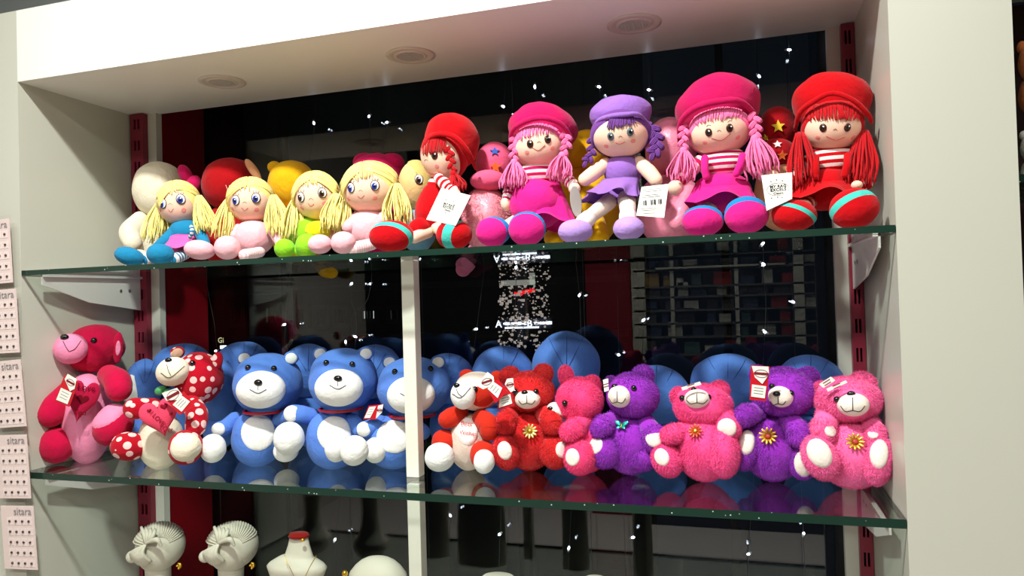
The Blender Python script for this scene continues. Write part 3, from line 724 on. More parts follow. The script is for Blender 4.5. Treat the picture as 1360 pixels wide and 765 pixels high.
# 9 red doll right
doll('red-haired rag doll in a red hat sitting at the right end of the upper shelf', (1105, 166, 41, 33, 1.20), (1107, 170), [(1093, 168), (1125.5, 167.5)], 'darkbrown', (1109, 172), [(1097, 179), (1110, 184), (1122, 180)],
     REDY, None, [(1062, 175, 1.19), (1148, 172, 1.19)], [(1068, 246, 18, 1.165), (1144, 244, 17, 1.165)],
     [('shirt', E(1104, 212, YT, 34, 25), [STR, REDC], {'axis': Zax, 'matf': stripe(17), 'n': 34, 'm': 51}), ('dress', E(1098, 250, 1.20, 38, 28), REDC, {'lump': .03, 'n': 40, 'm': 28}), ('skirt', skirt_mb((1098, 236, 1.195, 33), (1094, 264, 1.17, 43), 8, .06, depth=.55), REDC),
      ('strap', plimb([(1083, 208, 1.175), (1083, 222, 1.165), (1083, 232, 1.165)], [5, 5, 5]), REDC), ('strap', plimb([(1126, 205, 1.175), (1125, 217, 1.165), (1122, 230, 1.165)], [5, 5, 5]), REDC)],
     [('sleeve', plimb([(1074, 212, 1.21), (1058, 226, 1.19), (1052, 232, 1.18)], [9, 10, 9], stripes=2), [STR, REDC]), ('hand', blob(E(1046, 240, 1.185, 8, 8)), SKIN),
      ('sleeve', plimb([(1134, 210, 1.21), (1148, 228, 1.19), (1150, 242, 1.18)], [9, 10, 9], stripes=2), [STR, REDC]), ('hand', blob(E(1138, 244, 1.155, 8, 6)), SKIN)],
     [('leg', plimb([(1078, 262, 1.19), (1066, 274, 1.16)], [10, 11], stripes=3), [SKIN, REDC]), ('leg', plimb([(1112, 262, 1.19), (1122, 270, 1.16)], [10, 11]), SKIN)],
     [(foot(1054, 284, 31, 21, 1.135, 24, -6), (1040, 300), [REDC, TURQ], two(.44, .56)), (foot(1134, 275, 34, 27, 1.135, 24, 8), (1150, 294), [REDC, TURQ], two(.46, .58))],
     hat=(REDC, (1104, 134, 1.232, 54, 39, -6), [(1056, 172, 1.21, 6), (1062, 148, 1.18, 9), (1082, 132, 1.162, 9), (1106, 122, 1.156, 8), (1134, 132, 1.158, 8), (1154, 152, 1.175, 8), (1157, 162, 1.19, 5)]),
     fringe=(((1072, 140), (1142, 134)), ((1072, 158), (1146, 158)), 60, .001), blush=[(1086, 181), (1133, 181)],
     tagf=lambda t: rag_tag(t, [(1011, 231, 1.12), (1052, 227, 1.12), (1052, 262, 1.115), (1018, 278, 1.115)], .015))

# ------------------------------------------------------------------ back row, upper shelf
def plushback(name, label, parts, rest=Z1, group='plush toys behind the rag dolls', cat='plush toy'):
    t = Thing(name, label, cat, group, rest)
    for q in parts: t.part(q[0], q[1], q[2], None, True, None, None, (len(q) > 3))
    return t
YB = 1.33
def bl(u, v, Y, rx, ry, roll=0, rd=None, **k): return blob(E(u, v, Y, rx, ry, rd, roll), lump=k.pop('lump', .015), **k)
t = plushback('plush_toy', 'cream plush toy with a magenta bow, behind the blue-booted doll', [('head', bl(212, 243, YB, 37, 38), CREAM), ('body', bl(197, 312, YB, 34, 40), CREAM), ('arm', plimb([(186, 282, 1.30), (172, 298, 1.27), (176, 312, 1.26)], [11, 13, 12]), CREAM),
    ('foot', bl(184, 334, 1.235, 17, 13), CREAM), ('bow', bl(246, 222, 1.30, 9, 14, 25), MAG), ('bow', bl(256, 236, 1.30, 10, 14, -25), MAG)]); t.finish()
t = plushback('plush_toy', 'dark red plush toy with a tan ear, seen from behind', [('head', bl(307, 236, YB, 40, 36), P('dark_red', (170, 16, 22))), ('body', bl(300, 305, YB, 34, 42), P('dark_red', (170, 16, 22))), ('ear', bl(336, 216, 1.30, 6, 17, 32, rd=5), P('tan', (222, 160, 118)))])
e = E(307, 236, YB, 40, 36); t.part('stitch', curve_on(e, [(300, 236), (302.5, 242), (305, 236)], .0005, lift=.002), STR); t.finish()
MUS = P('mustard', (226, 172, 20))
t = plushback('plush_toy', 'mustard yellow plush toy with a small round ear, behind the lime-green doll', [('head', bl(388, 246, YB, 33, 32), MUS), ('ear', bl(364, 223, 1.31, 9, 8, 20), MUS), ('body', bl(395, 315, YB, 34, 38), MUS),
    ('tail', plimb([(415, 340, 1.44), (432, 358, 1.525), (440, 362, 1.53)], [8, 11, 9]), MUS, 1)]); t.finish()
t = plushback('plush_toy', 'magenta plush toy with a lobed top, behind the pink-footed blonde doll', [('head', bl(501, 222, YB, 36, 32, lump=.03), MAG), ('tuft', bl(484, 203, YB, 16, 13), MAG), ('tuft', bl(520, 203, YB, 17, 13), MAG), ('body', bl(500, 290, YB, 34, 42), MAG)]); t.finish()
t = Thing('plush_toy', 'tan doll with one brown eye peeking out left of the side-facing red doll', 'plush toy', 'plush toys behind the rag dolls', Z1)
h = E(552, 234, 1.29, 24, 34); t.part('head', blob(h), P('tan_face', (226, 190, 130))); eye(t, h, 556, 224, 'brown', 1.)
t.part('hair', MB().add(*h.mesh(n=30, m=20, axis=(-.5, -.3, -.65), th0=1.75, th1=math.pi, k=1.04, rim=.98)), P('sand_hair', (214, 186, 110))); t.part('body', bl(555, 290, 1.30, 24, 32), P('sky_blue', (120, 170, 190))); t.finish()
FPK = FU('light_pink', (244, 160, 178)); 
t = Thing('plush_toy', 'pink fluffy plush toy with a blue star and an orange star', 'plush toy', 'plush toys behind the rag dolls', Z1)
e = E(657, 213, 1.31, 26, 30); t.part('head', blob(e), P('coral_pink', (236, 92, 130)))
def star(t, e, u, v, r, m):
    p, n = e.hit(u, v); k = km(p); rt = nrm(np.cross([0, 0, 1.], n))*-1; up = nrm(np.cross(rt, n)); up = up if up[2] > 0 else -up
    pl = [p+n*.0005+rt*math.sin(a)*q*k+up*math.cos(a)*q*k for a, q in [(i*math.pi/5, r if i % 2 == 0 else r*.45) for i in range(10)]]
    t.part('star_patch', MB().add(*slab(pl, n, .0018)), m, None, False)
star(t, e, 657, 196, 7, P('star_blue', (60, 90, 170))); star(t, e, 658, 216, 8, P('star_orange', (236, 110, 50)))
e2 = E(648, 234, 1.25, 24, 14); t.part('muzzle', blob(e2), P('coral_pink', (236, 92, 130)))
b = E(645, 285, 1.27, 32, 42); mb = blob(b, lump=.03); mb.add(*fur(b, 4000, .006)); t.part('body', mb, mat('satin_pink', (240, 150, 165), .35, 'plush', .5))
t.part('foot', plimb([(630, 325, 1.44), (620, 345, 1.525), (615, 353, 1.53)], [8, 12, 10]), P('foot_pink', (240, 130, 160)), norest=True); t.finish()
t = plushback('plush_toy', 'mustard yellow plush toy standing between the pink and the purple doll', [('head', bl(779, 196, YB, 27, 32), MUS), ('body', bl(778, 268, YB, 45, 56, lump=.03), MUS), ('leg', plimb([(790, 288, 1.27), (796, 306, 1.24)], [14, 13]), MUS), ('leg', plimb([(735, 308, 1.27), (738, 310, 1.24)], [13, 11]), MUS)]); t.finish()
t = Thing('plush_toy', 'large pale pink satin plush toy behind the purple doll', 'plush toy', 'plush toys behind the rag dolls', Z1)
SAT = mat('satin_rose', (240, 138, 165), .4, 'plush', .5)
t.part('head', bl(890, 192, YB, 34, 43, lump=.02), SAT); t.part('body', bl(890, 272, 1.30, 45, 48, lump=.03), SAT); t.part('arm', plimb([(915, 250, 1.26), (905, 275, 1.24), (900, 288, 1.23)], [12, 13, 12]), SAT); t.finish()
t = Thing('plush_toy', 'dark red plush toy with yellow stars between the two right-hand dolls', 'plush toy', 'plush toys behind the rag dolls', Z1)
RD2 = P('crimson', (160, 14, 24)); e = E(1032, 157, 1.31, 27, 31); t.part('head', blob(e), RD2); star(t, e, 1033, 152, 9, P('star_yellow', (228, 200, 60))); star(t, e, 1017, 167, 5, P('star_yellow', (228, 200, 60)))
e = E(1030, 188, 1.28, 27, 20); t.part('muzzle', blob(e), RD2); star(t, e, 1038, 190, 7, P('star_orange', (236, 110, 50))); star(t, e, 1032, 176, 6, STR)
t.part('body', bl(1036, 243, 1.30, 36, 48), P('tan', (222, 160, 118))); t.finish()

# ================================================================== MIDDLE SHELF
NOSE = BLACK
def bear(label, head, muzzle, nose, eyes, ears, body, arms, legs, col, mz=None, furc=None, belly=None, mouth=None, extra=None, group='plush bears in front on the middle shelf', name='plush_bear', rest=Z2, mzr=.55, headmat=None, flen=.0045, snout=0):
    """ears: (u,v,rx,ry,roll,inner colour or None); arms: (points, radii, pad (u,v,r) or None); legs: (u,v,Y,rx,ry,roll, sole (u,v,r) or None)"""
    t = Thing(name, label, 'plush bear' if name == 'plush_bear' else 'plush toy', group, rest)
    m = furc or col; W_ = mz or P('muzzle_white', (238, 226, 214))
    h = E(*head[:5], None, head[5] if len(head) > 5 else 0)
    p, n = h.hit(muzzle[0], muzzle[1]); k = km(p)
    cm = p-n*muzzle[2]*k*(.15 if not snout else -snout)
    um, vm = muzzle[0], muzzle[1]
    hv = nrm([cm[0], cm[1], 0]); rt = np.array([hv[1], -hv[0], 0]); a = math.radians(muzzle[4] if len(muzzle) > 4 else 0)
    ax = nrm(n*.6-hv*.4)
    X = math.cos(a)*rt+math.sin(a)*Zax; X = nrm(X-ax*np.dot(X, ax)); Zm = nrm(np.cross(X, ax)); Zm = Zm if Zm[2] > 0 else -Zm
    me = Ell(cm, np.column_stack([X, ax, Zm]), (muzzle[2]*k, muzzle[2]*k*.85, muzzle[3]*k))
    def fb(e, nf, **kw):
        mb = blob(e, **{**{'lump': .02}, **kw})
        if furc: mb.add(*fur(e, nf, flen, excl=[(me.c, float(max(me.r))*1.0)]+padx))
        return mb
    padx = []
    for ev in eyes: q, _ = h.hit(*ev); padx.append((q, .005))
    t.part('head', fb(h, 9000, n=36, m=26), headmat or m)
    padx = []
    t.part('muzzle', blob(me, n=28, m=20), W_)
    pn, nn = me.hit(*nose[:2]); nr = nose[2] if len(nose) > 2 else 5
    t.part('nose', blob(Ell(pn, np.eye(3), (nr*k, nr*k*.7, nr*k*.72)), n=16, m=10), NOSE)
    if mouth: 
        for c in mouth: t.part('mouth', curve_on(me, c, .0006, lift=.0004), THREAD)
    for ev in eyes:
        q, nq = h.hit(*ev); i = t.part('eye', blob(Ell(q+nq*.001, np.eye(3), (4*k,)*3), n=14, m=10), BLACK)
    for ea in ears:
        e = E(ea[0], ea[1], head[2]+.005, ea[2], ea[3], min(ea[2], ea[3])*.6, ea[4]); i = t.part('ear', fb(e, 2200), m)
        if ea[5] is not None: t.part('inner_ear', patch(e, ea[0], ea[1]+1, min(ea[2], ea[3])*.75, k=1.08), ea[5], i)
    b = E(*body[:5], None, body[5] if len(body) > 5 else 0)
    t.part('body', fb(b, 11000, n=36, m=26), belly or m)
    for ar in arms:
        ws = [at(*q) for q in ar[0]]; kk = km(ws[0]); rs = [r*kk for r in ar[1]]
        mb = limb(ws, rs)
        if furc:
            for i in range(len(ws)): mb.add(*fur(Ell(ws[i], np.eye(3), (rs[min(i, len(rs)-1)],)*3), 1300, flen))
        i = t.part('arm', mb, m)
        if ar[2]:
            e = Ell(ws[-1], np.eye(3), (rs[-1]*1.02,)*3); t.part('paw_pad', patch(e, *ar[2][:3], k=1.12), ar[2][3] if len(ar[2]) > 3 else W_, i)
    for lg in legs:
        e = E(lg[0], lg[1], lg[2], lg[3], lg[4], None, lg[5])
        if furc and lg[6]:
            q, _ = e.hit(lg[6][0], lg[6][1]); padx = [(q, lg[6][2]*.85*km(q))]
        i = t.part('leg', fb(e, 3600), m); padx = []
        if lg[6]: t.part('paw_pad', patch(e, *lg[6][:3], k=1.06), lg[6][3] if len(lg[6]) > 3 else W_, i)
    if extra: extra(t, h, b, me)
    return t.finish()
def flower(t, e, u, v, r, m, mc, n_=11):
    p, n = e.hit(u, v); k = km(p); p = p+n*.006; x = nrm(np.cross(n, Zax))*-1; z = nrm(np.cross(x, n)); z = z if z[2] > 0 else -z
    f = t.part('flower_centre', blob(Ell(p+n*.001, np.column_stack([x, n, z]), (r*.3*k, .0015, r*.3*k)), n=12, m=8), mc)
    for i in range(n_):
        a = 2*math.pi*i/n_; d = math.cos(a)*x+math.sin(a)*z; s_ = -math.sin(a)*x+math.cos(a)*z
        t.part('petal', blob(Ell(p+d*r*.62*k, np.column_stack([nrm(d+n*.25), n, s_]), (r*.42*k, .0012, r*.15*k)), n=10, m=6), m, f)
def swing_tag(t, top, bot, Y, redc=True):
    """folding swing tag: white shield print above, red card with white panel below. top/bot: 4 px corners"""
    cr = [(*q, Y-.0) for q in bot]; i, c, r, up, n = card(t, 'swing_tag', cr, REDCARD, .0012, label='red swing tag with white printed panels')
    cc = [bilerp(cr, x, y) for x, y in top[1]]
    Q = [at(*q)-n*.0008 for q in cc]; t.part('tag_panel', MB().add(*slab(Q, -n, .0004)), PAPER, i, False, norest=True)
    c2 = sum(Q)/4; w_ = np.linalg.norm(Q[1]-Q[0]); b = MB()
    b = MB(); hgt = np.linalg.norm(Q[3]-Q[0]); rr = nrm(Q[1]-Q[0]); uu = nrm(Q[0]-Q[3])
    for f in (.28, .05, -.18): b.add(*slab([c2+uu*hgt*f-n*.0006+rr*w_*.33*sg+uu*hd for sg, hd in ((-1, .0005), (1, .0005), (1, -.0005), (-1, -.0005))], -n, .0001))
    t.part('tag_lettering', b, GREYINK, i, False, norest=True)
    if top[0]:
        Q = [at(*q, Y)-n*.0012 for q in top[0]]; j = t.part('tag_crest', MB().add(*slab(Q, -n, .0004)), PAPER, i, False, norest=True)
        c3 = sum(Q)/len(Q); b = MB(); R_ = np.linalg.norm(Q[0]-c3)*.55
        ring = [c3-n*.0008+r*R_*math.cos(a)+up*R_*.6*math.sin(a) for a in np.linspace(0, 2*math.pi, 17)]; b.add(*tube_geo(ring, [.0004]*17, 4))
        b.add(*slab([c3-n*.0007+r*R_*1.1*sx+up*R_*.2*sy for sx, sy in ((-1, 1), (1, 1), (1, -1), (-1, -1))], -n, .0002))
        t.part('tag_lettering', b, mat('tag_crest_ink', (120, 30, 40), .5), i, False, norest=True)

CRIM = P('bear_crimson', (190, 14, 62)); PKB = P('bear_pink', (238, 140, 175))
def heart_mb(c, r, up, n, w_, h_, th):
    """puffy heart"""
    b = MB(); V = []; F = []; N = 40; rings = 7
    for k_ in range(rings+1):
        f = math.sin(k_/rings*math.pi/2); z = math.cos(k_/rings*math.pi/2)
        for j in range(N):
            a = 2*math.pi*j/N; x = 16*math.sin(a)**3/17; y = (13*math.cos(a)-5*math.cos(2*a)-2*math.cos(3*a)-math.cos(4*a))/17
            V.append(c+r*x*w_*f+up*(y+.1)*h_*f-n*th*z)
    for k_ in range(rings):
        for j in range(N): q = (j+1) % N; F.append((k_*N+j, (k_+1)*N+j, (k_+1)*N+q, k_*N+q))
    m0 = len(V)
    V += [c+(v-c)-2*n*np.dot(v-c, n) for v in V[:m0]]; F += [tuple(m0+i for i in f[::-1]) for f in F]
    return b.add(np.array(V), F)
def pheart(t, u, v, Y, w_, h_, roll, m, txts, tm, pitch=0, tmx=None):
    c = at(u, v, Y); k = km(c); hv = nrm([c[0], c[1], 0]); rt = np.array([hv[1], -hv[0], 0]); a = math.radians(roll)
    r = math.cos(a)*rt+math.sin(a)*Zax; up = -math.sin(a)*rt+math.cos(a)*Zax; n = hv
    i = t.part('heart_cushion', heart_mb(c, r, up, n, w_*k, h_*k, 7*k), m, norest=True)
    for s_, x, y, sz, ro in txts:
        aa = math.radians(ro); r2 = math.cos(aa)*r+math.sin(aa)*up; u2 = -math.sin(aa)*r+math.cos(aa)*up
        t.part('heart_lettering', MB().add(*text_geo(s_, sz*k, c-n*7.6*k+r*x*k+up*y*k, r2, u2, .0003, 1, .01)), tm, i, False, norest=True)
    if tmx:
        for x, y, s_ in tmx: t.part('printed_heart', heart_mb(c-n*6.6*k+r*x*k+up*y*k, r, up, n, s_*k, s_*k, 1.2*k), tm, i, norest=True)
# E1
def x1(t, h, b, me):
    e = E(163, 470, 1.245, 7, 24, 6, -8)
    pheart(t, 109, 546, 1.15, 20, 33, -14, P('heart_crimson', (176, 20, 62)), [('I Love', -2, 19, 11, 0), ('You', 1, -14, 9, 0)], P('heart_print', (110, 6, 28)), 0, [(0, 2, 8)])
    swing_tag(t, ([(91, 510), (103, 517), (100, 530), (94, 533), (87, 517)], [(.12, .45), (.88, .45), (.88, .92), (.12, .92)]), [(86, 512), (104, 522), (92, 554), (72, 546)], 1.115)
bear('large crimson bear with pale pink belly holding a dark heart, at the left wall', (126, 475, 1.25, 41, 32, 12), (98, 476, 21, 20, 10), (86, 461, 6), [(125, 465)], [(157, 474, 7, 21, -4, PKB)],
     (116, 568, 1.22, 36, 60), [([(146, 512, 1.21), (156, 520, 1.19), (158, 530, 1.18)], [15, 17, 16], None), ([(88, 535, 1.19), (74, 552, 1.165), (68, 563, 1.155)], [14, 17, 17], None)],
     [(76, 604, 1.165, 26, 24, 0, None), (151, 578, 1.18, 27, 28, -30, (141, 557, 23, PKB))], CRIM, mz=PKB, belly=PKB, snout=.25,
     mouth=[[(84, 466), (88, 474), (92, 480)], [(92, 480), (100, 476), (108, 465)]],
     extra=lambda t, h, b, me: (x1(t, h, b, me), t.part('foot_sole', blob(E(52, 604, 1.15, 11, 22)), PKB)))
# E2 polka dot bear
DOT = mat('polka_dot_cloth', (176, 12, 34), .9, 'dots', .1, col2=(240, 196, 190), scale=48)
def x2(t, h, b, me):
    pheart(t, 213, 569, 1.145, 25, 30, 12, P('heart_rose', (226, 70, 100)), [('I LOVE', -3, 1, 8, -62), ('YOU', 3, -15, 8, -35)], P('heart_print2', (140, 16, 40)), 0, [(8, 14, 5), (-10, 14, 3), (14, 2, 2.4)])
    for u, v, r_ in ((214, 532, 20), (226, 536, -20)): t.part('bow', bl(u, v, 1.19, 9, 6, r_), mat('green_ribbon', (70, 150, 90), .3, 'plain', .5), norest=True)
    swing_tag(t, ([(216, 536), (236, 529), (243, 538), (238, 545), (222, 546)], [(.10, .35), (.80, .15), (.95, .68), (.22, .92)]), [(222, 546), (244, 534), (259, 553), (239, 565)], 1.135)
    t.part('foot_sole', blob(E(247, 608, 1.135, 21, 19), lump=.02), CREAM)
bear('red polka-dot bear with cream muzzle holding a rose heart, second from the left wall', (264, 515, 1.245, 34, 35), (236, 508, 22, 19, 8), (224, 492, 5), [(256, 496)], [(236, 481, 10, 8, 15, P('ear_cream', (225, 180, 150))), (288, 494, 8, 14, -15, None)],
     (214, 598, 1.21, 31, 38), [([(205, 555, 1.19), (190, 556, 1.17), (179, 556, 1.16)], [13, 14, 14], None), ([(255, 550, 1.21), (262, 565, 1.19), (260, 580, 1.175)], [13, 14, 13], None)],
     [(172, 606, 1.165, 26, 19, -8, None), (247, 608, 1.155, 24, 23, 0, None)], DOT, mz=CREAM, belly=CREAM, snout=.3,
     mouth=[[(222, 498), (224, 506), (227, 512)], [(214, 509), (226, 515), (245, 500)]], extra=x2)

# generic blue-and-white plush animals
BLU = P('blue', (86, 128, 208)); WHT = P('white', (238, 238, 232)); RIB = mat('red_ribbon', (190, 16, 24), .35, 'plain', .5)
def blue(label, head, muz, nose, eyes, body, arms, feet, tagf=None):
    def x(t, h, b, me):
        k = km(h.c)
        t.part('belly_patch', patch(b, body[0], body[1]-8, 24, n=32, m=10, k=1.02, rim=.98), WHT)
        zc = h.c[2]-h.r[2]*.86; ring = [np.array([h.c[0]+h.r[0]*.62*math.cos(a), h.c[1]+h.r[1]*.62*math.sin(a)-.01, zc]) for a in np.linspace(0, 2*math.pi, 33)]
        t.part('ribbon_collar', tube(ring, .0028, 6), RIB)
        for (u, v, Y, rx, ry) in feet: t.part('foot', bl(u, v, Y, rx, ry), WHT)
        if tagf: tagf(t)
    ears = [(head[0]-head[3]*.66, head[1]-head[4]*.82, 10, 9, 0, WHT), (head[0]+head[3]*.66, head[1]-head[4]*.82, 10, 9, 0, WHT)]
    bear(label, head, muz, nose, eyes, ears, body, arms, [], BLU, mz=WHT, mouth=[[(nose[0], nose[1]+3), (nose[0], nose[1]+10)], [(nose[0]-11, nose[1]+9), (nose[0], nose[1]+14), (nose[0]+11, nose[1]+9)]], extra=x,
         group='blue and white plush animals on the middle shelf', name='plush_animal')
blue('blue plush animal with white muzzle beside the polka-dot bear', (356, 522, 1.29, 47, 41), (346, 532, 32, 25), (343, 522, 6), [(330, 502), (364, 503)], (343, 594, 1.28, 36, 38),
     [([(312, 570, 1.27), (300, 580, 1.25), (292, 583, 1.24)], [10, 10, 10], (289, 584, 9)), ([(372, 570, 1.28), (384, 566, 1.27)], [10, 10], None)],
     [(283, 609, 1.19, 18, 19), (384, 596, 1.215, 21, 22), (380, 612, 1.24, 17, 15)])
blue('middle one of the three blue plush animals facing front, its head the highest', (456, 518, 1.29, 46, 43), (450, 530, 32, 25), (449, 517, 6), [(434, 496), (468, 498)], (444, 596, 1.28, 38, 40),
     [([(415, 567, 1.27), (400, 564, 1.255), (390, 563, 1.25)], [11, 12, 12], (386, 563, 11)), ([(468, 572, 1.28), (478, 584, 1.27)], [10, 10], None)],
     [(447, 608, 1.20, 16, 20), (471, 613, 1.18, 19, 20)])
def ftag(t): swing_tag(t, ([(503, 553), (510, 551), (508, 562), (500, 570)], [(.1, .1), (.55, .1), (.5, .9), (.05, .9)]), [(490, 553), (510, 551), (500, 571), (483, 571)], 1.235)
blue('blue plush animal half hidden behind the white square post', (550, 528, 1.31, 49, 41), (546, 540, 32, 25), (543, 528, 6), [(525, 508), (572, 504)], (524, 600, 1.29, 38, 36),
     [([(505, 575, 1.27), (495, 580, 1.255), (486, 584, 1.25)], [10, 10, 11], (482, 584, 10)), ([(552, 580, 1.29), (562, 588, 1.28)], [10, 10], None)],
     [(499, 612, 1.24, 15, 17)], ftag)
# back row of blue plush
BK = ((192, 512, 1.34, 26, 33, 'blue plush animal turned left between the crimson and the polka-dot bear'),
      (243, 487, 1.42, 41, 29, 'blue plush dome behind the head of the polka-dot bear'),
      (290, 520, 1.36, 26, 44, 'blue plush animal squeezed right behind the polka-dot bear'),
      (323, 491, 1.43, 39, 36, 'blue plush dome behind the blue animal next to the polka-dot bear'),
      (409, 495, 1.42, 38, 36, 'blue plush dome in the gap between the first two front blue animals'),
      (496, 497, 1.42, 39, 37, 'blue plush dome left of the white post'),
      (596, 506, 1.42, 34, 35, 'blue plush dome just right of the white post'),
      (668, 502, 1.42, 42, 41, 'blue plush dome above the shaggy red bear'),
      (752, 490, 1.42, 46, 47, 'tallest blue plush dome, above the side-facing pink bear'),
      (871, 528, 1.42, 46, 41, 'blue plush dome right of the butterfly bear, sunk low'),
      (966, 513, 1.42, 50, 41, 'blue plush dome above the hot pink bear that looks up'),
      (1076, 515, 1.40, 49, 41, 'rightmost blue plush dome, behind the purple and the pale pink bear'))
for u, v, Y, rx, ry, lab in BK:
    t = Thing('plush_animal', lab, 'plush toy', 'blue plush toys in the back row', Z2)
    h = E(u, v, Y, rx, ry); t.part('head', blob(h, n=36, m=24, lump=.016, seed=u), BLU)
    for a in (-.55, .05, .6):     # sewn seams over the crown
        c = [h.c+h.A@(np.array([math.sin(b_)*a, -math.cos(b_)*math.sqrt(max(0, 1-a*a*math.sin(b_)**2)), math.sin(b_)])/np.linalg.norm([math.sin(b_)*a, math.cos(b_)*math.sqrt(max(0, 1-a*a*math.sin(b_)**2)), math.sin(b_)])*1.004) for b_ in np.linspace(.1, 1.5, 12)]
        t.part('seam', tube(c, .0005, 4), P('blue_seam', (48, 84, 160)))
    k = km(h.c); bz = max(.03, (h.c[2]-h.r[2]*.75-Z2)/2)
    b = Ell((h.c[0], h.c[1]+.0, Z2+bz), np.eye(3), (rx*k*.8, min(.05, rx*k*.75), bz+.004)); t.part('body', blob(b, lump=.015), BLU)
    if u == 192:
        e = Ell(h.c+np.array([-.010, -.012, -.004]), np.eye(3), h.r*.86); t.part('cheek_patch', patch(e, 174, 520, 17, k=1.12), WHT)
    t.finish()

# right half: bears
RB = P('rust_red', (196, 44, 26))
def xg1(t, h, b, me):
    t.part('eye_patch', patch(h, 643, 531, 17, n=28, m=10, k=1.015, rim=.995), RB)
    i = t.part('heart_patch', patch(b, 621, 575, 17, k=1.08, rim=1.0), P('patch_white', (250, 236, 230)))
    for s_, u, v, z in (('Best', 620, 569, .0125), ('Wishes', 622, 580, .0105)):
        p, n = b.hit(u, v); r = nrm(np.cross(-n, Zax))*1.; r = r if r[0] > 0 else -r; up = nrm(np.cross(r, n)); up = up if up[2] > 0 else -up
        t.part('patch_lettering', MB().add(*text_geo(s_, z, p+n*.0062, nrm(r+up*-.15), nrm(up+r*.15), .0004, 1, 0)), mat('red_thread', (190, 40, 50), .7), i, False)
    swing_tag(t, ([(648, 498), (656, 504), (657, 515), (642, 521), (633, 516)], [(.02, .25), (.62, .02), (.88, .62), (.3, .9)]), [(644, 514), (662, 508), (674, 524), (658, 540)], 1.165)
    t.part('foot_sole', bl(584, 611, 1.185, 20, 19), WHT); t.part('foot_sole', bl(643, 617, 1.20, 14, 16), WHT)
bear('rust-red and white bear with Best Wishes on its chest, right of the white post', (634, 523, 1.27, 31, 26, 0), (617, 528, 17, 19, 0), (607, 516, 4.5), [(631, 521)], [(620, 503, 10, 9, 0, None), (660, 505, 9, 9, 0, None)],
     (623, 590, 1.27, 27, 38), [([(611, 553, 1.26), (600, 558, 1.245), (594, 561, 1.24)], [12, 13, 12], None), ([(640, 560, 1.255), (649, 568, 1.24), (650, 576, 1.235)], [13, 14, 13], None)],
     [(590, 592, 1.245, 17, 18, 0, None), (642, 608, 1.23, 18, 19, 0, None)], RB, mz=WHT, belly=P('belly_white', (226, 206, 190)), headmat=P('belly_white', (226, 206, 190)), snout=.2,
     mouth=[[(606, 520), (609, 527), (613, 530)], [(601, 527), (612, 532), (625, 519)]], extra=xg1)
SRED = FU('red', (214, 12, 18)); SHOT = FU('hot_pink', (255, 64, 132)); SPUR = FU('purple', (156, 36, 190)); SPK2 = FU('rose_pink', (255, 76, 150)); SPK3 = FU('candy_pink', (255, 106, 170))
def sm(u, v, w_, hgt): return [[(u, v-hgt), (u, v)], [(u-w_, v-hgt*.35), (u-w_*.6, v+1.5), (u, v), (u+w_*.6, v+1.5), (u+w_, v-hgt*.35)]]
bear('shaggy red bear with a gold flower on its chest', (703, 530, 1.27, 33, 27), (701, 541, 17, 12.5), (697, 531, 4.6), [(685, 530), (712, 530)], [(677, 508, 13, 11, 20, None), (722, 505, 12, 12, -20, None)],
     (703, 590, 1.28, 34, 42), [([(682, 560, 1.26), (673, 568, 1.24), (672, 574, 1.235)], [12, 14, 13], None), ([(722, 558, 1.26), (732, 568, 1.24), (734, 574, 1.235)], [12, 14, 13], None)],
     [(673, 609, 1.235, 18, 23, 12, (670, 608, 12)), (738, 609, 1.24, 20, 22, -10, (748, 607, 11))], SRED, furc=SRED, mouth=sm(700, 545, 11, 10),
     extra=lambda t, h, b, me: (flower(t, b, 704, 583, 10, mat('flower_gold_pale', (240, 220, 130), .3, 'plain', .6, .5), GOLD), swing_tag(t, ([(674, 513), (682, 512), (684, 528), (679, 531), (671, 520)], [(.1, .12), (.9, .0), (.93, .78), (.1, .88)]), [(662, 536), (680, 533), (683, 549), (661, 554)], 1.175)))
bear('hot pink bear sitting sideways and facing left beside the shaggy red bear', (770, 536, 1.265, 31, 30), (742, 549, 14, 12), (731, 547, 4), [(751, 540)], [(752, 503, 9, 13, 8, None), (785, 518, 12, 15, -20, None)],
     (779, 588, 1.28, 30, 42), [([(775, 562, 1.25), (764, 573, 1.23), (757, 578, 1.22)], [13, 14, 13], None)],
     [(770, 611, 1.225, 21, 23, 0, (759, 612, 12)), (748, 608, 1.25, 12, 12, 0, (742, 607, 9))], SHOT, furc=SHOT, snout=.3, mouth=[[(733, 550), (736, 556), (746, 557)]])
def butterfly(t, e, u, v):
    p, n = e.hit(u, v); p = p+n*.005; k = km(p); x = nrm(np.cross(n, Zax))*-1; z = nrm(np.cross(x, n)); z = z if z[2] > 0 else -z
    tm = mat('teal_foil', (40, 190, 175), .25, 'plain', .6, .5)
    i = t.part('butterfly_body', blob(Ell(p+n*.001, np.column_stack([x, n, z]), (.0010, .001, .006)), n=8, m=6), GOLD)
    for sx, sz, a, l in ((-1, 1, 32, 7), (1, 1, 32, 7), (-1, -1, -38, 5), (1, -1, -38, 5)):
        aa = math.radians(a); d = nrm(sx*math.cos(aa)*x+math.sin(aa)*z+n*.2); s_ = nrm(np.cross(d, n))
        t.part('wing', blob(Ell(p+d*l*.75*k, np.column_stack([d, n, s_]), (l*.8*k, .0009, l*.42*k)), n=12, m=6), tm, i)
def clear_tag(t, cs, Y, lab='small white card tag'):
    i, c, r, up, n = card(t, 'card_tag', [(*q, Y) for q in cs], PAPER, .0008, label=lab)
    b = MB(); lines_on(b, c, r, up, n, [(.002, -.006, .006), (-.002, -.006, .005)], 0, .0005); t.part('tag_lettering', b, mat('tag_crest_ink', (120, 30, 40), .5), i, False, norest=True)
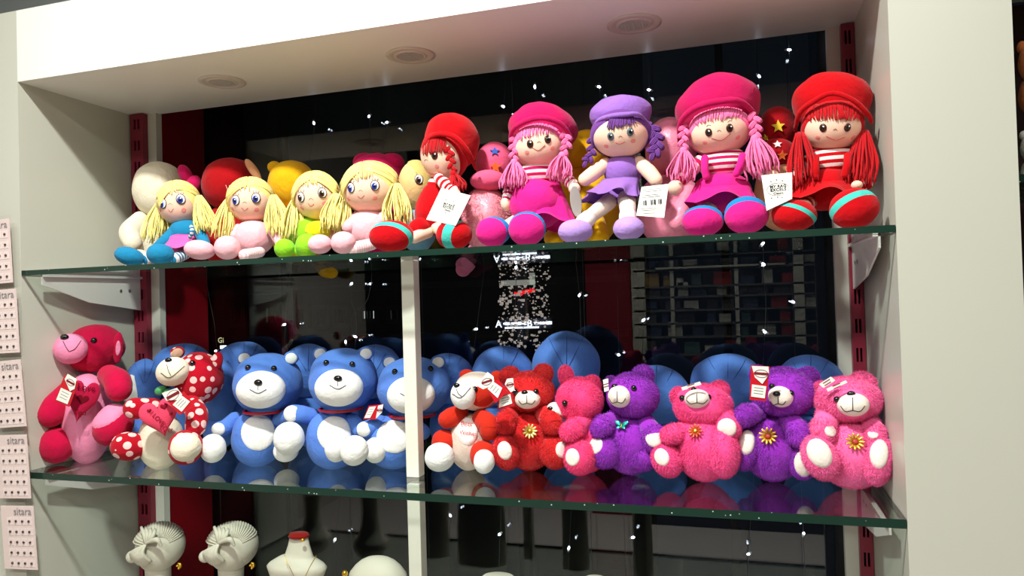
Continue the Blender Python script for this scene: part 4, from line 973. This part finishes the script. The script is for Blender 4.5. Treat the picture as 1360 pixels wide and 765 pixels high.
bear('purple bear with a teal butterfly on its chest', (841, 535, 1.265, 34, 30, -6), (822, 537, 16, 14.5, -8), (816, 522, 4.6), [(842, 526)], [(854, 508, 14, 13, 0, None), (812, 520, 8, 10, 0, None)],
     (837, 596, 1.28, 36, 42), [([(815, 568, 1.26), (802, 575, 1.24), (797, 580, 1.235)], [12, 14, 12], None), ([(858, 572, 1.26), (868, 588, 1.24), (870, 596, 1.235)], [12, 15, 14], (869, 592, 12))],
     [(803, 609, 1.245, 22, 22, 20, (789, 601, 13)), (853, 618, 1.25, 20, 16, 0, None)], SPUR, furc=SPUR, mouth=sm(820, 544, 11, 14),
     extra=lambda t, h, b, me: (butterfly(t, b, 827, 577), clear_tag(t, [(801, 515), (808, 513), (809, 529), (803, 531)], 1.19, 'small white card tag seen at a slant')))
bear('hot pink bear looking up with a red and gold flower', (934, 551, 1.255, 39, 29), (926, 541, 17, 13), (922, 529, 4), [(941, 540), (907, 541)], [(903, 538, 12, 12, 20, None), (956, 530, 13, 12, -20, None)],
     (935, 604, 1.255, 39, 45), [([(908, 585, 1.24), (897, 588, 1.225), (890, 590, 1.22)], [12, 13, 12], None), ([(955, 560, 1.25), (965, 572, 1.235), (968, 582, 1.225)], [12, 15, 15], (965, 580, 13))],
     [(886, 622, 1.225, 19, 23, 25, (878, 619, 12)), (961, 612, 1.225, 22, 34, 0, None)], SPK2, furc=SPK2, mouth=sm(926, 547, 14, 11),
     extra=lambda t, h, b, me: (flower(t, b, 925, 586, 10, mat('flower_red_gold', (206, 90, 50), .3, 'plain', .6, .4), GOLD), clear_tag(t, [(905, 527), (930, 519), (932, 523), (907, 531)], 1.20, 'pale pink card tag lying across the head')))
bear('purple bear with a gold flower and a red tag hanging over its left ear', (1041, 535, 1.265, 43, 33), (1037, 542, 16, 14, -12), (1032, 538, 5), [(1051, 537), (1026, 528)], [(1073, 516, 15, 14, -10, None), (1008, 512, 11, 12, 0, None)],
     (1026, 607, 1.275, 40, 44), [([(1005, 562, 1.26), (993, 565, 1.24), (988, 568, 1.235)], [13, 14, 13], None), ([(1050, 575, 1.25), (1060, 588, 1.235), (1062, 594, 1.23)], [14, 16, 15], None)],
     [(992, 610, 1.25, 17, 28, -10, (992, 600, 15)), (1066, 628, 1.24, 17, 22, 0, (1069, 632, 16))], SPUR, furc=SPUR, mouth=sm(1034, 551, 10, 9),
     extra=lambda t, h, b, me: (flower(t, b, 1021, 595, 12, GOLD, mat('flower_centre_red', (170, 50, 40), .4)), swing_tag(t, ([(999, 501), (1021, 502), (1022, 512), (1013, 525), (1003, 516)], [(.1, .55), (.92, .57), (.9, .92), (.08, .9)]), [(998, 500), (1023, 502), (1018, 548), (996, 546)], 1.185)))
bear('candy pink bear with a gold flower leaning against the right side wall', (1126, 542, 1.245, 46, 30, 0), (1134, 550, 20, 15.5, 4), (1131, 535, 5.5), [(1112, 542)], [(1147, 519, 18, 13, -25, None), (1092, 530, 12, 12, 20, None)],
     (1131, 612, 1.25, 50, 46), [([(1100, 565, 1.235), (1094, 580, 1.22), (1096, 588, 1.215)], [15, 16, 14], (1104, 584, 8)), ([(1156, 575, 1.235), (1163, 588, 1.215), (1162, 596, 1.21)], [13, 14, 13], (1160, 588, 7))],
     [(1090, 619, 1.205, 24, 30, 22, (1088, 612, 19)), (1167, 623, 1.205, 20, 33, -8, (1168, 613, 17))], SPK3, furc=SPK3, mouth=sm(1133, 557, 16, 17),
     extra=lambda t, h, b, me: (flower(t, b, 1136, 600, 12, GOLD, mat('flower_centre_red', (170, 50, 40), .4)), clear_tag(t, [(1088, 522), (1104, 512), (1110, 517), (1094, 527)], 1.20, 'white card tag lying on the ear'), clear_tag(t, [(1098, 528), (1124, 517), (1126, 520), (1100, 532)], 1.195, 'pale pink card tag lying on the head')))

# ================================================================== LOWEST SHELF: jewellery displays
CER = mat('white_display', (214, 208, 190), .55, 'paint', .3)
def disp_head(u, v, lab):
    t = Thing('display_head', lab, 'jewellery display', 'white head-shaped displays on the lowest shelf', Z3)
    h = E(u+4, v, 1.27, 31, 31); t.part('head', blob(h, n=36, m=26), CER)
    hl = E(u+6, v-3, 1.275, 35, 30); t.part('hair_cap', MB().add(*hl.mesh(n=36, m=22, axis=(-.25, -.6, -.55), th0=1.1, th1=math.pi, k=1.02, rim=.95)), CER)
    b = strands([[hl.c+hl.A@(nrm([math.cos(a)*math.sin(f), -math.cos(f)*.9, .25+math.sin(a)*math.sin(f)])*1.03) for f in np.linspace(.35, 1.9, 9)] for a in np.linspace(.2, math.pi-.1, 22)], .0016)
    t.part('hair_strand', b, CER, kind='stuff')
    b = MB(); K0 = at(u-12, v-4, 1.222)
    for q in range(11):
        f = q/10; T1 = at(u-31+f*26, v+14+10*math.sin(f*2.6), 1.225); M1 = (K0+T1)/2+np.array([-.004, -.012, .002])
        b.add(*tube_geo(spline([K0, M1, T1], 8), np.interp(np.linspace(0, 1, 9), [0, .6, 1], [.0022, .0048, .0032]), 7))
    for q in range(4): b.add(*tube_geo(spline([K0, at(u-14+q*4, v-16, 1.222), at(u-18+q*6, v-27+q, 1.235)], 6), [.002, .003, .004, .0042, .004, .0035, .003], 7))
    t.part('hair_bun', b, CER); t.part('hair_bow', limb([at(u-12, v-6, 1.222), at(u+2, v-10, 1.218), at(u+8, v-3, 1.222)], [.003, .0055, .003]), CER); t.part('ear', blob(E(u-30, v+12, 1.235, 9, 8)), CER)
    c = at(u+4, v+25, 1.27); neck = [(c[0], c[1], c[2]), (c[0], c[1], c[2]-.06), (c[0], c[1], Z3+.045), (c[0], c[1], Z3+.014)]
    t.part('neck', limb([np.array(q) for q in neck], [.026, .023, .03, .05]), CER)
    p = at(u+33, v+24, 1.25)
    i = t.part('earring', blob(Ell(p, np.eye(3), (.005, .004, .006)), n=10, m=8), GOLD)
    for j in range(4): t.part('bead', blob(Ell(p+np.array([.004*math.cos(j*1.57), -.003, .005*math.sin(j*1.57)]), np.eye(3), (.0022,)*3), n=8, m=6), GOLD, i)
    t.finish()
disp_head(206, 740, 'white head-shaped earring display in front of the maroon rail, lowest shelf'); disp_head(303, 740, 'white head-shaped earring display next to the neck bust, lowest shelf')
def loft(rows, n=28, Y0=0):
    V = []; F = []
    for (c, rx, ry) in rows:
        for j in range(n): a = 2*math.pi*j/n; V.append((c[0]+rx*math.cos(a), c[1]+ry*math.sin(a), c[2]))
    for i in range(len(rows)-1):
        for j in range(n): k = (j+1) % n; F.append((i*n+j, i*n+k, (i+1)*n+k, (i+1)*n+j))
    F.append(tuple(range(n-1, -1, -1))); F.append(tuple((len(rows)-1)*n+j for j in range(n))); return V, F
t = Thing('necklace_bust', 'white neck bust with a thin gold necklace and a maroon top', 'jewellery display', 'white busts on the lowest shelf', Z3)
YBu = 1.24; kx = lambda u, v: at(u, v, YBu)
c0 = kx(397, 711); k = km(c0)
rows = []
for v, w_ in ((711, 14), (716, 15), (724, 17), (732, 20), (737, 22), (739, 26), (743, 34), (748, 43), (752, 47), (757, 45), (764, 42), (785, 40), (830, 38), (900, 36), (960, 42)):
    c = kx(397-(3 if v > 737 else 0), v); rows.append((np.array([c[0], YBu, c[2]]), w_*k*.93, min(w_*k*.5, .035)))
rows = [r for r in rows if r[0][2] > Z3+.004]; rows.append((np.array([rows[-1][0][0], YBu, Z3]), rows[-1][1], .035))
t.part('bust', MB().add(*loft(rows)), CER)
t.part('neck_top', MB().add(*loft([(np.array([c0[0], YBu, c0[2]-.002]), 15*k, .017), (np.array([c0[0], YBu, c0[2]+.004]), 13*k, .014)])), P('maroon_velvet', (140, 24, 20)))
nk = spline([at(378, 738, 1.205), at(384, 752, 1.198), at(398, 775, 1.197), at(412, 752, 1.198), at(420, 738, 1.205)], 40)
t.part('necklace', strands([nk], .0008), GOLD)
t.part('pendant', blob(Ell(nk[20]+np.array([0, -.002, -.006]), np.eye(3), (.004, .002, .006)), n=12, m=8), GOLD)
t.part('clasp', blob(E(402, 717, 1.22, 3, 2.2)), GOLD); t.finish()
t = Thing('necklace_bust', 'low white sloping neck stand with a gold earring, left of the white post', 'jewellery display', 'white busts on the lowest shelf', Z3)
rows = []
for v, w_ in ((739, 7), (741, 17), (745, 26), (751, 34), (760, 42), (775, 47), (830, 50), (900, 50)):
    c = at(502, v, 1.27); rows.append((np.array([c[0], 1.27, c[2]]), w_*k*.93, min(w_*k*.6, .04)))
rows = [r for r in rows if r[0][2] > Z3+.004]; rows.append((np.array([rows[-1][0][0], 1.27, Z3]), rows[-1][1], .04))
t.part('bust', MB().add(*loft(rows[::-1])), CER); t.part('earring', blob(E(458, 762, 1.235, 4, 5)), GOLD); t.finish()
for u, v, w_, lab in ((662, 768, 24, 'white ring display cushion right of the post on the lowest shelf'), (790, 772, 18, 'small white ring display cushion farther right on the lowest shelf')):
    c = at(u, v, 1.25); kk = km(c); rows = [(np.array([c[0], 1.25, c[2]+.004]), w_*kk*.85, .02), (np.array([c[0], 1.25, c[2]]), w_*kk, .024), (np.array([c[0], 1.25, Z3]), w_*kk*1.1, .03)]
    t = Thing('ring_cushion', lab, 'jewellery display', 'white ring cushions on the lowest shelf', Z3); t.part('cushion', MB().add(*loft(rows)), CER); t.finish()

# ================================================================== EARRING CARDS on the left front
CARD = mat('earring_card', (226, 206, 200), .5); SLEEVE = glass_mat('plastic_sleeve', (.97, .97, .97), 1.35, .08)
cards = [(12, 290, 17, 375, 'topmost earring card hanging at the left edge'), (21, 383, 26, 468, 'second earring card from the top at the left edge'), (27, 477, 35, 566, 'third earring card from the top, level with the snout of the crimson bear'),
         (35, 577, 41, 662, 'fourth earring card from the top, level with the middle shelf'), (44, 672, 50, 757, 'lowest earring card hanging at the left edge')]
stud_me = None
for ci, (u0, v0, u1, v1, lab) in enumerate(cards):
    YC = 1.085; tr = at(u0, v0, YC); br = at(u1, v1, YC); up = nrm(tr-br); H = np.linalg.norm(tr-br); right = nrm(np.array([1, 0, 0])-up*up[0]); right = nrm(right+up*-.02); n = np.array([0, -1., 0]); Wd = .085
    tl = tr-right*Wd; bl_ = br-right*Wd
    t = Thing('earring_card', lab, 'earring card', 'pale pink earring cards in plastic sleeves', None)
    t.part('card', MB().add(*slab([tl, tr, br, bl_], (0, 1, 0), .0012)), CARD, None, False)
    t.part('card_lettering', MB().add(*text_geo('sitara', .021, tr-right*.028-up*H*.09+n*.0005, right, up, .0005, 1.0, 0)), GREYINK, 0, False)
    for cx in range(4):
        for ry in range(5):
            p = tr-right*(.0125+.0165*cx)-up*H*(.24+.165*ry)
            w_ = .0072; t.part('pocket', MB().add(*slab([p+(-right+up)*w_+n*.0002, p+(right+up)*w_+n*.0002, p+(right-up)*w_+n*.0002, p+(-right-up)*w_+n*.0002], n, .0004)), mat('card_pocket', (236, 220, 214), .4), 0, False)
            t.part('stud', blob(Ell(p+n*.0018, np.eye(3), (.0026, .0018, .0026)), n=10, m=6), mat('dark_stud', (70, 24, 24), .15, 'plain', .7), 0)
    sl = MB(); a = tr+right*.010+up*.006; b_ = br+right*.010-up*.004
    # crinkled clear sleeve: a grid sheet with folds
    gx, gy = 14, 18; V = []; F = []
    for j in range(gy+1):
        for i in range(gx+1):
            p = (tl-right*.004+up*.006)*(1-j/gy)+(bl_-right*.004-up*.004)*(j/gy)+right*(Wd+.014)*i/gx+n*(.0045+.0012*math.sin(i*1.7+j*.9+ci)+.0008*math.sin(j*2.3))
            V.append(p)
    for j in range(gy):
        for i in range(gx): q = j*(gx+1)+i; F.append((q, q+gx+1, q+gx+2, q+1))
    t.part('plastic_sleeve', MB().add(V, F), SLEEVE); t.finish()

# ================================================================== LED LIGHT STRINGS in front of the pane
LEDM = mat('led_emitter', (225, 235, 255), .3, emit=14.); LEDC = mat('led_housing', (200, 205, 210), .3); WIRE = mat('clear_wire', (70, 72, 74), .4)
strings = [[(418, 164), (379, 431)], [(491, 155), (493, 377), (460, 454)], [(515, 163), (468, 377), (473, 447), (446, 716)], [(669, 142), (633, 437), (599, 684)], [(711, 116), (770, 392), (756, 727)], [(796, 116), (818, 343), (822, 471)], [(862, 120), (855, 425), (841, 713)],
           [(1008, 102), (1014, 351), (1016, 441), (994, 735)], [(1048, 67), (1053, 330), (1053, 401), (1067, 708)], [(273, 353), (288, 466)], [(559, 344), (563, 481)], [(686, 355), (664, 709)], [(765, 62)]]  # last wire is added: its bulb stands in for a reflection
SL = ('LED wire hanging above the lime-green blonde doll', 'LED wire left of the two close together, above the magenta-topped plush', 'LED wire right of the two close together, left of the side-facing red doll', 'LED wire hanging above the fluffy plush with the stars',
      'LED wire above the left pink-haired doll, passing right of the street sign', 'LED wire above the left side of the purple hat', 'LED wire above the right side of the purple hat', 'LED wire just right of the largest magenta hat',
      'rightmost LED wire, left of the right-hand red hat', 'leftmost LED wire, above the first blue plush domes', 'LED wire close to the right side of the white post', 'LED wire hanging in front of the lit street signs', 'short LED wire near the ceiling left of the purple hat')
for i, s_ in enumerate(strings):
    u0, v0 = s_[0]
    t = Thing('led_string', '%s' % SL[i], 'string light', 'LED wires before the pane, ' + ('left' if u0 < 535 else 'right'), None)
    pts = [at(u, v, 1.535) for u, v in s_]; top = pts[0].copy(); top[2] = .585; bot = pts[-1].copy(); bot[2] = min(pts[-1][2]-.12, -.6)
    t.part('wire', tube(spline([top]+pts+[bot], 24), .00045, 4), WIRE)
    for j, p in enumerate(pts):
        d = nrm(np.array([rng.normal()*.5, -.2, rng.normal()*.4])) ; X = frame_to(d)
        q = t.part('bulb', blob(Ell(p+np.array([0, -.004, 0]), X, (.0022, .0022, .0038)), n=10, m=8), LEDM)
        t.part('bulb_base', blob(Ell(p+d*.005+np.array([0, -.002, 0]), X, (.0026, .0026, .004)), n=8, m=6), LEDC, q)
    t.finish()

# ================================================================== STREET AT NIGHT beyond the pane
YS = 7.; FAC = mat('night_facade', (66, 66, 64), .8, 'paint')
t = Thing('building', 'dark building across the street with a few lit windows', 'building', None, None)
a = at(150, 380, YS); b = MB(); b.add(*box((-9, YS, -4), (-.9, YS+1, 5))); t.part('wall', b, FAC, None, False)
FR = mat('window_surround', (74, 76, 74), .7)
for u, v, w_, h_, col, em in ((363, 418, 7, 10, (110, 190, 130), .9), (403, 420, 4, 9, (120, 160, 150), .5), (427, 421, 5, 10, (40, 110, 110), .5), (492, 418, 8, 5, (220, 225, 220), 1.0), (526, 418, 5, 6, (210, 225, 220), .9), (318, 420, 6, 9, (30, 34, 36), .0), (455, 420, 6, 9, (26, 30, 32), .0)):
    p = at(u, v, YS); k = km(p); x0, x1, z0, z1 = p[0]-w_*k*1.05, p[0]+w_*k*1.05, p[2]-h_*k, p[2]+h_*k
    f = MB(); f.add(*box((x0-.05, YS-.05, z0-.05), (x1+.05, YS, z0))); f.add(*box((x0-.05, YS-.05, z1), (x1+.05, YS, z1+.05))); f.add(*box((x0-.05, YS-.05, z0), (x0, YS, z1))); f.add(*box((x1, YS-.05, z0), (x1+.05, YS, z1)))
    i = t.part('window', f, FR, None, False)
    t.part('pane', MB().add(*box((x0, YS-.01, z0), (x1, YS-.002, z1))), mat('lit_pane_%d' % u, col, .4, emit=em), i, False)
    f = MB(); 
    for q in range(1, 4): xx = x0+(x1-x0)*q/4; f.add(*box((xx-.012, YS-.04, z0), (xx+.012, YS-.02, z1)))
    t.part('window_bar', f, DARK, i, False)
for v in (385, 448): p = at(400, v, YS); t.part('ledge', MB().add(*box((-8, YS-.12, p[2]-.03), (-1, YS, p[2]+.03))), FR, None, False)
t.finish()
t = Thing('shop_sign', 'lit white shop sign across the street with a red sign above it', 'sign', None, None)
p = at(696, 430, 6.); k = km(p); b = MB(); b.add(*box((p[0]-36*k, 6.02, p[2]-7*k), (p[0]+36*k, 6.1, p[2]+7*k))); t.part('board', b, mat('sign_board', (20, 24, 40), .5), None, False)
m_ = mat('sign_white', (235, 240, 255), .4, emit=1.8)
for s_, du in (('A', -34), ('B', 9)): t.part('sign_lettering', MB().add(*text_geo(s_, .085, p+np.array([du*k, 0, 0]), (1, 0, 0), (0, 0, 1), .03, 1.0, .012)), m_, 0, False)
b = MB(); g = np.random.default_rng(2)
for x in list(np.arange(-28, 4, 2.6))+list(np.arange(15, 36, 2.6)): h_ = g.uniform(.8, 2.2)*k; b.add(*box((p[0]+x*k, 5.98, p[2]+.6*k-h_), (p[0]+(x+g.uniform(1.4, 2.6))*k, 6.01, p[2]+.6*k+h_)))
t.part('sign_characters', b, m_, 0, False)
t.part('lit_strip', MB().add(*box((p[0]-26*k, 5.98, p[2]-6*k), (p[0]+20*k, 6.01, p[2]-4*k))), MC['sign_white'], 0, False)
p = at(697, 388, 6.); b = MB()
for x in np.arange(-14, 14, 1.9): z_ = p[2]+g.uniform(-1.5, 1.5)*k+x*.12*k; b.add(*box((p[0]+x*k, 5.98, z_-2*k), (p[0]+(x+1.3)*k, 6.01, z_+2*k)))
t.part('red_sign', b, mat('sign_red', (230, 20, 30), .4, emit=.9), None, False)
p = at(296, 452, 6.); t.part('small_sign', MB().add(*text_geo('Gi', .075, p, (1, 0, 0), (0, 0, 1), .03, 1, .01)), mat('sign_yellow', (235, 225, 170), .4, emit=.7), None, False)
p = at(297, 461, 6.); t.part('small_lamp', MB().add(*box((p[0]-4*k, 5.98, p[2]-2.5*k), (p[0]+4*k, 6.01, p[2]+2.5*k))), m_, None, False)
p = at(684, 375, 6.); b = MB(); b.add(*box((p[0]-20*k, 6, p[2]-4*k), (p[0]+26*k, 6.04, p[2]+3*k))); b.add(*box((p[0]+20*k, 6, p[2]-4*k), (p[0]+26*k, 6.04, p[2]+12*k))); t.part('white_frame', b, mat('sign_cream', (200, 205, 195), .5, emit=.22), None, False)
t.part('post', MB().add(*box((p[0]-.05, 6.05, -4), (p[0]+.05, 6.12, p[2]))), DARK, None, False)
g = np.random.default_rng(11); b = MB()  # glowing specks imitate the sparkle around the signs
for _ in range(420):
    u, v = g.uniform(662, 730), g.uniform(350, 470); q = at(u, v, 5.9); s_ = abs(g.normal())*.004+.002; b.add(*box(q-s_, q+s_))
t.part('sequin', b, mat('sequin_glitter', (235, 215, 205), .4, emit=.35), None, False, None, 'stuff'); t.finish()
# ================================================================== SHOP BEHIND THE CAMERA (seen only as a reflection in the pane)
YP = 1.565
def mir(u, v, d):                # real point whose mirror image in the pane is seen at (u, v)
    p = at(u, v, 2*YP-d); p[1] = d; return p
YO = -1.75
t = Thing('store_shelving', 'tall white shop shelving with stock on the wall opposite the niche', 'shelving', None, None)
xl, xr = mir(842, 400, YO)[0], mir(1090, 400, YO)[0]
def upr(u, w_): x = mir(u, 400, YO)[0]; return MB().add(*box((x-w_, YO-.35, -1.5), (x+w_, YO, .95)))
WS = mat('shelving_white', (150, 148, 136), .5)
for u, w_ in ((848, .045), (893, .012), (979, .012), (1062, .03)): t.part('upright', upr(u, w_), WS, None, False)
zs = [mir(950, v, YO)[2] for v in (355, 378, 392, 410, 428, 446, 470, 500, 540, 600)]
for z in zs: t.part('shelf_board', MB().add(*box((xl, YO-.35, z-.012), (xr, YO, z))), mat('shelving_board', (70, 68, 64), .5), None, False)
t.part('plinth', MB().add(*box((xl, YO-.35, -1.499), (xr, YO+.02, zs[-1]-.02))), mat('plinth_dark', (34, 30, 32), .6), None, False)
t.part('header_panel', MB().add(*box((xl+.15, YO, zs[0]+.0), (xr-.2, YO+.02, zs[0]+.12))), WS, None, False)
t.finish()
g = np.random.default_rng(5); cols = [(120, 30, 30), (150, 150, 140), (40, 50, 70), (120, 96, 50), (30, 30, 30), (60, 60, 60), (50, 74, 70)]
bb = MB()
for si, z in enumerate(zs[1:]):
    x = xl+.06
    while x < xr-.1:
        w_ = g.uniform(.04, .12); h_ = g.uniform(.05, .10)
        bb.add(*box((x, YO-.25, z+.001), (x+w_, YO-.03, z+h_)), int(g.integers(7))); x += w_+g.uniform(.01, .08)
simple('shop_stock', bb, [mat('stock_%d' % q, cols[q], .5) for q in range(7)], 'small boxed goods filling the shelving opposite the niche, seen as a reflection', 'goods', None, 'stuff')
# wall panel opposite the upper left of the pane and a dark red pillar
x0, x1 = mir(425, 220, -2.39)[0], mir(541, 220, -2.39)[0]; z1 = mir(500, 188, -2.39)[2]
struct('trim_3', [((x0, -2.39, z1-1.0), (x1, -2.37, min(z1, 1.25)))], WHITE)
x0, x1 = mir(778, 400, -1.9)[0], mir(838, 400, -1.9)[0]
struct('trim_4', [((x0, -2.2, -1.5), (x1, -1.9, .95))], mat('burgundy_pillar', (120, 16, 34), .5))

# ================================================================== NEIGHBOURING NICHE at the right edge
def neigh(u, v, Y, rx, ry, m, lab, rest=None, nm='plush_toy'):
    t = Thing(nm, lab, 'plush toy', 'plush toys in the neighbouring niche', rest, .03)
    e = E(u, v, Y, rx, ry); t.part('head', blob(e, lump=.02), m); b = Ell(e.c-np.array([0, -.01, e.r[2]*1.5]), np.eye(3), (e.r[0]*.9, e.r[1]*.9, e.r[2]*.95)); t.part('body', blob(b, lump=.02), m)
    t.part('muzzle', blob(Ell(e.c+np.array([0, -e.r[1]*.8, -e.r[2]*.2]), np.eye(3), e.r*.4)), m); t.part('nose', blob(Ell(e.c+np.array([0, -e.r[1]*1.2, -e.r[2]*.1]), np.eye(3), e.r*.12)), BLACK)
    for sg in (-1, 1): t.part('ear', blob(Ell(e.c+np.array([sg*e.r[0]*.75, 0, e.r[2]*.75]), np.eye(3), e.r*.3)), m)
    t.finish()
neigh(1375, 82, 1.22, 24, 28, P('orange_brown', (196, 110, 60)), 'orange-brown plush toy at the right picture edge, upper of the stack', None)
neigh(1378, 195, 1.20, 24, 22, P('white2', (225, 225, 215)), 'white plush toy at the right picture edge', None)
struct('wall_neighbour_back', [((.355, 1.42, -1.5), (2.6, 1.44, .47))], mat('neighbour_dark', (50, 22, 20), .6))
b = MB(); b.add(*box((.356, YF+.01, .135), (2.59, 1.40, .145))); simple('glass_shelf', b, [GE], 'shelf of the neighbouring niche at the right picture edge', 'shelf')
